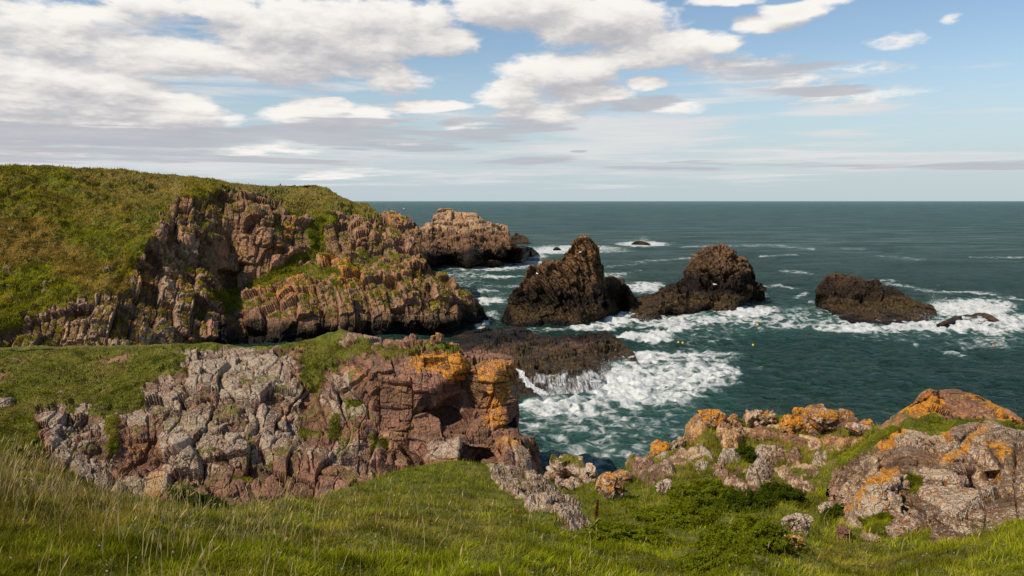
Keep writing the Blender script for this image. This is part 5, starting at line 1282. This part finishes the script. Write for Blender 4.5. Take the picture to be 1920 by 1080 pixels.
# small flowers
def flowers():
    n = 170
    w = gmask * (1 - inrock) * (area(GR.U, GR.V, [(1250, 960), (1700, 1000), (1750, 1060), (1450, 1075), (1250, 1060)], 30) + 0.12)
    nr, nc = GR.U.shape
    w[:GR.nbk] = 0
    idx = rng.choice(nr * nc, n, p=w.ravel() / w.sum())
    P = GR.P.reshape(-1, 3)[idx] + np.array([0, 0, 1]) * (0.14 + 0.1 * rng.random((n, 1)))
    s = (0.010 + 0.0006 * np.linalg.norm(P - np.array([0, 0, EYE]), axis=1))[:, None, None] * 0.8
    q = np.array([[-1, 0, 0], [0, 0.3, -1], [1, 0, 0], [0, -0.3, 1]])[None] * s
    C = np.where(rng.random((n, 1)) < 0.75, np.array([[0.72, 0.68, 0.58]]), np.array([[0.62, 0.42, 0.32]]))
    C = np.repeat(np.concatenate([C, np.ones((n, 1))], 1), 4, 0)
    me = raw_mesh('wild_flowers', (P[:, None] + q).reshape(-1, 3), [np.arange(n * 4).reshape(-1, 4)], {'col': C}, smooth=False)
    tag(put('wild_flowers', me, M_BLADE), 'scattered small white and pink wild flowers in the grass', None, None, 'stuff')
flowers()

# ------------------------------------------------------------------ spray thrown up where the swell meets rock
def spray():
    r = np.random.default_rng(4)
    vs = []
    for (u, v, wu, hz, n, sz) in [(1135, 705, 14, 1.5, 1700, .05), (1122, 728, 10, 0.8, 500, .05), (1165, 690, 22, 1.0, 1800, .06), (1030, 748, 12, 0.8, 900, .05), (1400, 566, 14, 1.3, 1200, .08), (1428, 556, 8, 1.4, 700, .08), (1200, 603, 30, 0.8, 1200, .07),
                                  (1755, 575, 12, 1.6, 1500, .08), (1730, 600, 25, 0.8, 1000, .07), (1785, 580, 26, 0.8, 700, .07), (1205, 454, 12, 2.6, 900, .16), (960, 487, 20, 1.6, 800, .12), (860, 500, 25, 1.2, 700, .10)]:
        c = sea_pt(u, v); k = np.linalg.norm(c - np.array([0, 0, EYE])) / F
        X = c + r.normal(size=(n, 3)) * np.array([wu * k * 0.55, wu * k * 0.5, 0]) + np.array([0, 0, 1]) * (np.abs(r.normal(size=(n, 1))) ** 1.4 * hz * 0.6)
        q = np.clip(r.normal(size=(n, 4, 3)), -1.2, 1.2) * sz * 0.7 * (0.3 + r.random((n, 1, 1)))
        vs.append((X[:, None] + q).reshape(-1, 3))
    V = np.concatenate(vs)
    me = raw_mesh('sea_spray', V, [np.arange(len(V)).reshape(-1, 4)], smooth=False)
    tag(put('sea_spray', me, plain('spray_drops', (0.80, 0.80, 0.79), 0.6)), 'fine white spray over the breaking swell', None, None, 'stuff')
spray()

# ------------------------------------------------------------------ lathe and loft helpers for the small things
def lathe(prof, n=20):
    a = np.linspace(0, 2 * math.pi, n, endpoint=False)
    p = np.array(prof)
    V = np.stack([p[:, :1] * np.cos(a), p[:, :1] * np.sin(a), np.repeat(p[:, 1:], n, 1)], -1).reshape(-1, 3)
    i = np.arange(len(p) * n).reshape(len(p), n); j = np.roll(i, -1, 1)
    return V, np.stack([i[:-1], j[:-1], j[1:], i[1:]], -1).reshape(-1, 4)

M_YEL = plain('yellow_float', (0.75, 0.46, 0.03), 0.4)
M_ORA = plain('orange_float', (0.70, 0.17, 0.02), 0.4)
M_ROPE = plain('rope', (0.05, 0.05, 0.05), 0.8)
def buoy(label, u, v, mat, d=0.45):
    p = sea_pt(u, v)
    root = bpy.data.objects.new('buoy', None); COL.objects.link(root); root.location = p
    tag(root, label, 'buoy', 'fishing buoys on the water')
    t_ = np.linspace(-math.pi / 2, math.pi / 2 - 0.25, 12)
    prof = [(0.001 + d / 2 * math.cos(x), d / 2 * math.sin(x) + 0.12) for x in t_] + [(d * 0.10, d * 0.62 + 0.12), (d * 0.10, d * 0.78 + 0.12), (0.001, d * 0.80 + 0.12)]
    V, Q = lathe(prof); put('float', raw_mesh('float', V, [Q]), mat, root)
    a = np.linspace(0, 2 * math.pi, 16, endpoint=False)
    R_, r_ = d * 0.12, d * 0.035
    b = np.linspace(0, 2 * math.pi, 8, endpoint=False)
    V = np.stack([(R_ + r_ * np.cos(b))[None] * np.cos(a)[:, None], 0 * a[:, None] + (r_ * np.sin(b))[None], (R_ + r_ * np.cos(b))[None] * np.sin(a)[:, None] + d * 0.95 + 0.12], -1).reshape(-1, 3)
    i = np.arange(128).reshape(16, 8); j = np.roll(i, -1, 1); i2 = np.roll(i, -1, 0); j2 = np.roll(j, -1, 0)
    put('rope_loop', raw_mesh('rope_loop', V, [np.stack([i, j, j2, i2], -1).reshape(-1, 4)]), M_ROPE, root)
buoy('yellow buoy, left one of the close pair right of the white foam patch', 1272, 643, M_YEL)
buoy('yellow buoy, right one of the close pair right of the white foam patch', 1280, 644, M_YEL)
buoy('single yellow buoy on green water in front of the domed sea stack', 1412, 648, M_YEL)
buoy('yellow buoy in the foam streaks below the domed sea stack', 1420, 610, M_YEL, 0.6)
buoy('orange buoy far right on the water near the surf slab', 1862, 650, M_ORA, 0.6)
buoy('orange buoy between the headland spur and the pinnacle', 940, 521, M_ORA, 0.8)

# gulls
M_GULL = plain('gull_feathers', (0.80, 0.79, 0.77), 0.8)
M_BILL = plain('gull_bill', (0.6, 0.38, 0.03), 0.5)
def gull(label, pt, seed, turn, s=1.0):
    X, Fc = ico(4)
    x, y, z = X.T
    body = np.stack([x * 0.25, y * 0.095 * (1 - 0.25 * x), z * 0.10 + 0.16], 1)
    body[:, 2] += 0.05 * np.clip(x - 0.55, 0, 1) * 4 * 0.5 - 0.02 * np.clip(-x - 0.4, 0, 1)
    hd = np.exp(-((x - 0.92) ** 2 * 30 + y ** 2 * 6)) * (z > -0.2)
    body += np.stack([hd * 0.03, 0 * hd, hd * 0.09], 1)
    tail = np.clip(-x - 0.55, 0, 1)
    body[:, 0] -= tail * 0.25; body[:, 1] *= 1 - tail * 0.9; body[:, 2] += tail * 0.02
    body = body @ rot(0, turn) * s
    base = pt + np.array([0, 0, 0.02])
    o = put('gull', raw_mesh('gull', body, [Fc]), M_GULL, loc=base)
    V, Q = lathe([(0.02, 0), (0.015, 0.04), (0.001, 0.09)], 8)
    V = V[:, [2, 1, 0]] + np.array([0.27, 0, 0.24])
    put('bill', raw_mesh('bill', V @ rot(0, turn) * s, [Q]), M_BILL, o)
    return tag(o, label, 'gull', 'gulls on the rocks')
gull('white gull on the upper face of the tall pinnacle', on(ST1, 1090, 476), 1, 0.4, 1.7)
gull('white gull on the left shoulder of the tall pinnacle', on(ST1, 1005, 512), 2, 2.0, 1.7)
gull('white gull low on the front of the domed sea stack', on(ST2, 1340, 534), 3, 3.0, 1.8)
gull('white gull on the wedge shaped sea rock', on(ST3, 1686, 556), 4, 0.2, 1.7)
gull('white gull on the headland cliff below the grassy rim', on(HL, 656, 428), 5, 0.0, 1.7)

# the walker on the headland
M_JKT = plain('dark_jacket', (0.018, 0.020, 0.030), 0.85)
M_TRS = plain('tan_trousers', (0.30, 0.21, 0.15), 0.85)
M_SKIN = plain('skin', (0.50, 0.30, 0.22), 0.6)
M_HAIR = plain('hair', (0.03, 0.02, 0.015), 0.7)
def skin_body(name, verts, edges, radii, mat, parent=None, loc=None):
    me = bpy.data.meshes.new(name)
    me.from_pydata(verts, edges, [])
    o = put(name, me, mat, parent, loc)
    o.modifiers.new('skin', 'SKIN')
    for sv_, r_ in zip(me.skin_vertices[0].data, radii): sv_.radius = r_ if isinstance(r_, tuple) else (r_, r_)
    me.skin_vertices[0].data[0].use_root = True
    sb = o.modifiers.new('smooth', 'SUBSURF'); sb.levels = 1; sb.render_levels = 2
    return o
pt = on(HL, 526, 351)
pv = [(0, 0, .95), (0, 0, 1.15), (0, 0, 1.40), (0, .02, 1.50), (0, .03, 1.60), (0, .04, 1.72), (.17, 0, 1.40), (.24, -.05, 1.15), (.22, .10, .95), (.21, .14, .86), (-.17, 0, 1.40), (-.24, .04, 1.15), (-.23, .12, .92), (-.22, .16, .84),
      (.09, 0, .90), (.10, .16, .50), (.10, .10, .09), (.10, .26, .04), (-.09, 0, .90), (-.10, -.04, .50), (-.10, -.24, .12), (-.10, -.12, .04)]
pe = [(0, 1), (1, 2), (2, 3), (3, 4), (4, 5), (2, 6), (6, 7), (7, 8), (8, 9), (2, 10), (10, 11), (11, 12), (12, 13), (0, 14), (14, 15), (15, 16), (16, 17), (0, 18), (18, 19), (19, 20), (20, 21)]
pr = [(.15, .10), (.14, .10), (.16, .10), .055, .085, .075, .06, .045, .035, .035, .06, .045, .035, .035, .09, .06, .045, .035, .09, .06, .045, .035]
per = skin_body('person', pv, pe, pr, M_SKIN, loc=pt - np.array([0, 0, 0.05]))
per.rotation_euler[2] = 0.9
tag(per, 'lone walker in a dark jacket and tan trousers on the headland skyline', 'person')
ji = [0, 1, 2, 6, 7, 8, 10, 11, 12, 3]
mp = {a: i for i, a in enumerate(ji)}
skin_body('jacket', [pv[i] for i in ji], [(mp[a], mp[b]) for a, b in pe if a in mp and b in mp], [(.19, .14), (.17, .13), (.18, .125), .075, .06, .05, .075, .06, .05, .06], M_JKT, per)
ji = [0, 14, 15, 16, 18, 19, 20]
mp = {a: i for i, a in enumerate(ji)}
skin_body('trousers', [pv[i] for i in ji], [(mp[a], mp[b]) for a, b in pe if a in mp and b in mp], [(.165, .12), .11, .08, .06, .11, .08, .06], M_TRS, per)
X, Fc = ico(3)
hv = X * np.array([.10, .115, .11]) + np.array([0, .02, 1.70]); hv[:, 2] = np.where(X[:, 1] > 0.45, np.maximum(hv[:, 2], 1.74), hv[:, 2])
put('hair', raw_mesh('hair', hv, [Fc]), M_HAIR, per)

# the fishing boats
M_HULL = plain('boat_hull', (0.10, 0.035, 0.035), 0.4)
M_CAB = plain('boat_white', (0.80, 0.80, 0.79), 0.4)
M_GLASS = plain('boat_glass', (0.02, 0.025, 0.03), 0.1, spec=0.5)
def box(x0, x1, y0, y1, z0, z1):
    V = np.array([(x, y, z) for x in (x0, x1) for y in (y0, y1) for z in (z0, z1)], float)
    return V, np.array([[0, 1, 3, 2], [4, 6, 7, 5], [0, 4, 5, 1], [2, 3, 7, 6], [0, 2, 6, 4], [1, 5, 7, 3]])
def boat(label, u, v, L, turn, hull, group):
    root = bpy.data.objects.new('fishing_boat', None); COL.objects.link(root); root.location = sea_pt(u, v)
    tag(root, label, 'boat', group)
    secs = []
    for x in np.linspace(-0.5, 0.5, 15):
        b = 0.16 * (1 - max(0, (x - 0.05) / 0.45) ** 2.2); sh = 0.12 + 0.10 * max(0, x) ** 1.5 * 2.2
        secs.append([(x * L, y * b * L, z * L) for y, z in ((-1, sh), (-0.95, 0.04), (-0.6, -0.05), (0, -0.07), (0.6, -0.05), (0.95, 0.04), (1, sh))])
    V = np.array(secs).reshape(-1, 3); i = np.arange(15 * 7).reshape(15, 7)
    Q = np.stack([i[:-1, :-1], i[1:, :-1], i[1:, 1:], i[:-1, 1:]], -1).reshape(-1, 4)
    dk = np.stack([i[:-1, 0], i[1:, 0], i[1:, 6], i[:-1, 6]], -1)
    put('hull', raw_mesh('hull', V, [Q, dk]), hull, root)
    V, Q = box(-0.08 * L, 0.30 * L, -0.12 * L, 0.12 * L, 0.125 * L, 0.42 * L)
    cb = put('cabin', raw_mesh('cabin', V, [Q], smooth=False), M_CAB, root)
    V, Q = box(0.02 * L, 0.24 * L, -0.124 * L, 0.124 * L, 0.32 * L, 0.37 * L); put('window', raw_mesh('window', V, [Q], smooth=False), M_GLASS, cb)
    V, Q = lathe([(0.012 * L, 0.3 * L), (0.007 * L, 0.62 * L), (0.001, 0.63 * L)], 8); V[:, 0] += 0.0 * L
    put('mast', raw_mesh('mast', V, [Q]), M_CAB, root)
    V, Q = box(-0.45 * L, -0.2 * L, -0.08 * L, 0.08 * L, 0.12 * L, 0.17 * L); put('deck_box', raw_mesh('deck_box', V, [Q], smooth=False), M_CAB, root)
    root.rotation_euler[2] = turn
boat('small white cabined fishing boat just below the horizon beside the headland', 757, 393.5, 13.0, 0.35, M_HULL, 'fishing boats offshore')

# ================================================================== CAMERA, SUN, SKY
cam = bpy.data.cameras.new('camera'); cam.lens = 27.0; cam.sensor_width = 36.0; cam.clip_end = 400000; cam.clip_start = 0.2
co_ = bpy.data.objects.new('camera', cam); COL.objects.link(co_)
co_.location = (0, 0, EYE); co_.rotation_euler = (math.pi / 2 - TH, 0, 0)
SC.camera = co_
SUN_AZ, SUN_EL = math.radians(-124), math.radians(45)      # clockwise from the view axis; to the left and a little behind
sd_ = Vector((math.sin(SUN_AZ) * math.cos(SUN_EL), math.cos(SUN_AZ) * math.cos(SUN_EL), math.sin(SUN_EL)))
sun = bpy.data.lights.new('sun', 'SUN'); sun.energy = 4.7; sun.angle = math.radians(0.53); sun.color = (1.0, 0.90, 0.75)
so = bpy.data.objects.new('sun', sun); COL.objects.link(so)
so.rotation_euler = sd_.to_track_quat('Z', 'Y').to_euler()
so.location = sd_ * 500

W = bpy.data.worlds.new('World'); SC.world = W; W.use_nodes = True
g = NT(W.node_tree)
def sky_angle(u, v):
    x, y, z = ray(u, v)
    return math.atan2(x, y), math.atan2(z, math.hypot(x, y))

# heaps of cloud: place, half width and half height (survey units), strength
CUMULUS = [(700, 45, 150, 62, 1.0), (800, 78, 95, 26, .9), (560, 55, 190, 60, 1.0), (430, 25, 130, 30, .7), (330, 105, 170, 45, .9), (520, 118, 200, 40, 1.0), (620, 85, 160, 50, 1.0), (240, 85, 90, 40, .6),
           (95, 75, 75, 50, 1.0), (30, 15, 70, 22, .6), (300, 15, 110, 24, .7), (190, 30, 110, 22, .55), (70, 165, 150, 62, 1.3), (190, 185, 130, 60, 1.0), (30, 235, 130, 36, 1.0), (200, 245, 150, 28, .9),
           (340, 212, 92, 34, 1.3), (420, 222, 50, 14, .8), (590, 216, 98, 34, 1.35), (690, 218, 60, 20, .8), (745, 150, 62, 32, .8), (805, 200, 75, 14, .9), (590, 160, 40, 10, .3),
           (985, 15, 130, 45, 1.1), (1130, 45, 160, 52, 1.2), (1250, 85, 110, 42, 1.1), (1345, 80, 50, 18, 1.0), (1180, 110, 110, 30, 1.0), (1045, 138, 125, 42, 1.3), (960, 180, 75, 30, .9), (1100, 185, 90, 25, .8), (1010, 218, 100, 22, .8), (1220, 162, 40, 12, .9), (960, 160, 45, 25, .9),
           (1420, 40, 65, 18, .9), (1480, 22, 75, 20, 1.0), (1540, 4, 60, 12, .8), (1350, 2, 70, 10, .7), (1390, 120, 90, 26, .45), (1480, 150, 85, 24, .6), (1610, 122, 70, 10, .35), (1210, 200, 90, 14, .5), (1600, 175, 80, 16, .25), (1690, 70, 26, 7, .12), (1798, 28, 14, 6, .2),
           (100, 285, 90, 11, .42), (500, 278, 75, 10, .40), (640, 325, 80, 6, .28), (280, 268, 80, 12, .40), (760, 268, 60, 8, .35), (870, 240, 50, 10, .4),
           (-150, 150, 220, 130, 1.2), (-250, 20, 250, 90, 1.0)]
# smooth pale sheets and grey streaks lower down
VEIL = [(1230, 245, 210, 42, 1.0), (1130, 275, 220, 30, .8), (1600, 204, 120, 12, .8), (1560, 250, 120, 10, .5), (350, 270, 500, 60, .55), (750, 250, 330, 50, .6), (1500, 300, 500, 28, .55), (1000, 320, 900, 30, .5), (250, 120, 420, 90, .5), (150, 300, 500, 34, .9), (650, 295, 420, 26, .75), (1450, 165, 240, 40, .4), (1700, 195, 170, 40, .25)]
GREY = [(120, 245, 330, 18, 1.0), (330, 262, 150, 20, .9), (700, 245, 240, 26, .8), (860, 262, 170, 16, .9), (930, 238, 130, 20, .7), (1190, 200, 70, 12, .8), (620, 262, 90, 10, .9), (1560, 165, 130, 16, .7), (1450, 125, 130, 20, .5), (1000, 300, 100, 14, .8), (850, 305, 300, 14, .5), (1350, 312, 300, 8, .6), (1850, 310, 200, 7, .6),
        (1100, 282, 20, 4, .8), (480, 245, 120, 12, 1.0), (760, 275, 160, 10, .9), (560, 300, 200, 8, .7), (180, 262, 200, 10, 1.0), (250, 290, 320, 14, .6), (-100, 250, 200, 20, 1.0), (1230, 185, 60, 10, .7)]

def build_sky():
    dirv = g.n('ShaderNodeTexCoord').outputs['Generated']
    sp_ = g.n('ShaderNodeSeparateXYZ', {0: dirv})
    x, y, z = sp_.outputs[0], sp_.outputs[1], sp_.outputs[2]
    az = g.m('ARCTAN2', x, y)
    el = g.m('ARCSINE', z)
    elp = g.m('MAXIMUM', el, 0.0)
    def cloud_vec(da=0.0, de=0.0):
        a = g.m('ADD', az, da); e = g.m('ADD', elp, de)
        ey = g.m('MULTIPLY', g.m('LOGARITHM', g.m('ADD', e, 0.05), math.e), 0.62)
        return g.combine(a, e, 0.0), g.combine(a, ey, 0.0)
    def blobs(p, lst, shrink=1.0):
        cur = None
        for (u, v, ru, rv, s) in lst:
            a0, e0 = sky_angle(u, v)
            ra, re = shrink * ru / F, shrink * rv / F
            q = g.n('ShaderNodeVectorMath', operation='MULTIPLY_ADD')
            g.set(q.inputs[0], p); g.set(q.inputs[1], (1 / ra, 1 / re, 0)); g.set(q.inputs[2], (-a0 / ra, -e0 / re, 0))
            dd = g.vm('DOT_PRODUCT', q.outputs[0], q.outputs[0], out=1)
            c = g.m('MULTIPLY_ADD', dd, -s * 0.8, s * 0.8)
            cur = c if cur is None else g.n('ShaderNodeMath', {0: cur, 1: c, 2: 0.25}, operation='SMOOTH_MAX').outputs[0]
        return cur
    def heap(da=0.0, de=0.0):
        p, q = cloud_vec(da, de)
        wv = g.vm('SUBTRACT', g.noise(q, 9.0, 3, 0.5, out=1), (0.5, 0.5, 0.5))
        p = g.vm('ADD', p, g.vm('MULTIPLY', wv, (0.060, 0.030, 0)))
        f = g.noise(q, 7.5, 8, 0.54, 0.2)
        c = g.m('MAXIMUM', blobs(p, CUMULUS, 0.93), -1.2)
        b = g.m('ABSOLUTE', g.m('SUBTRACT', g.noise(q, 22.0, 6, 0.58), 0.5))
        c = g.m('ADD', g.m('MULTIPLY', c, 1.15), g.m('MULTIPLY', g.m('SUBTRACT', f, 0.47), 1.9))
        return g.m('ADD', c, g.m('MULTIPLY', g.m('SUBTRACT', 0.09, b), 2.3)), f
    D, f0 = heap()
    D2, f2 = heap(-0.010, 0.019)
    alpha = g.ss(D, -0.12, 0.60)
    lit = g.m('ADD', g.m('MULTIPLY', g.ss(g.m('SUBTRACT', D, D2), -1.05, 1.15), 0.85), g.m('MULTIPLY', g.ss(D, 1.6, 0.1), 0.15))
    glow = g.ss(az, -0.72, -0.36, 1.0, 0.0)                       # nearer the sun the heaps are brighter
    ccol = g.ramp(lit, [(0.10, (0.47, 0.465, 0.495)), (0.38, (0.63, 0.615, 0.62)), (0.60, (0.78, 0.755, 0.73)), (0.90, (0.95, 0.915, 0.87))])
    ccol = g.mix(g.m('MULTIPLY', glow, g.m('MULTIPLY', lit, 0.45)), ccol, (1.06, 1.02, 0.96))
    p0, q0 = cloud_vec()
    st = g.noise(g.vm('MULTIPLY', q0, (1.0, 3.2, 1.0)), 5.0, 8, 0.62, 0.3)
    wv = g.vm('SUBTRACT', g.noise(g.vm('MULTIPLY', q0, (1.0, 2.5, 1.0)), 6.0, 4, 0.55, out=1), (0.5, 0.5, 0.5))
    pw = g.vm('ADD', p0, g.vm('MULTIPLY', wv, (0.10, 0.022, 0)))
    V_ = g.m('ADD', g.m('MAXIMUM', blobs(pw, VEIL), -1.0), g.m('MULTIPLY', g.m('SUBTRACT', st, 0.5), 2.7))
    va = g.m('MULTIPLY', g.ss(V_, 0.0, 0.7), 0.88)
    G_ = g.m('ADD', g.m('MAXIMUM', blobs(pw, GREY), -1.0), g.m('MULTIPLY', g.m('SUBTRACT', st, 0.5), 3.2))
    ga = g.m('MULTIPLY', g.ss(G_, 0.0, 0.55), 0.85)
    sky = g.n('ShaderNodeTexSky', sky_type='NISHITA', sun_disc=False)
    sky.sun_elevation = SUN_EL; sky.sun_rotation = SUN_AZ; sky.air_density = 1.0; sky.dust_density = 0.4; sky.ozone_density = 2.5; sky.altitude = 30
    k = 1 / 0.12
    sc_ = lambda c: tuple(i * k for i in c)
    base = g.mix(1.0, sky.outputs[0], (1.06, 1.04, 0.99), 'MULTIPLY')
    haze = g.ss(elp, 0.0, 0.20, 1.0, 0.0)
    base = g.mix(g.m('MULTIPLY', haze, 0.92), base, sc_((0.50, 0.60, 0.66)))
    def over(f, a, c):
        return g.mix(f, a, g.vm('SCALE', c, None, scale=k))
    base = over(va, base, g.mix(st, (0.60, 0.62, 0.66), (0.84, 0.83, 0.81)))
    base = over(alpha, base, ccol)
    base = over(ga, base, g.mix(st, (0.40, 0.42, 0.48), (0.55, 0.56, 0.60)))
    bg = g.n('ShaderNodeBackground', {'Color': base, 'Strength': 0.12})
    g.n('ShaderNodeOutputWorld', {'Surface': bg.outputs[0]})
build_sky()
W.cycles.sampling_method = 'MANUAL'; W.cycles.sample_map_resolution = 512
SC.view_settings.view_transform = 'Standard'; SC.view_settings.look = 'None'; SC.view_settings.exposure = 0; SC.view_settings.gamma = 1
SC.cycles.max_bounces = 5; SC.cycles.diffuse_bounces = 3; SC.cycles.glossy_bounces = 2; SC.cycles.transmission_bounces = 2
SC.cycles.use_denoising = True; SC.cycles.denoiser = 'OPENIMAGEDENOISE'; SC.cycles.denoising_prefilter = 'ACCURATE'; SC.cycles.denoising_input_passes = 'RGB_ALBEDO_NORMAL'
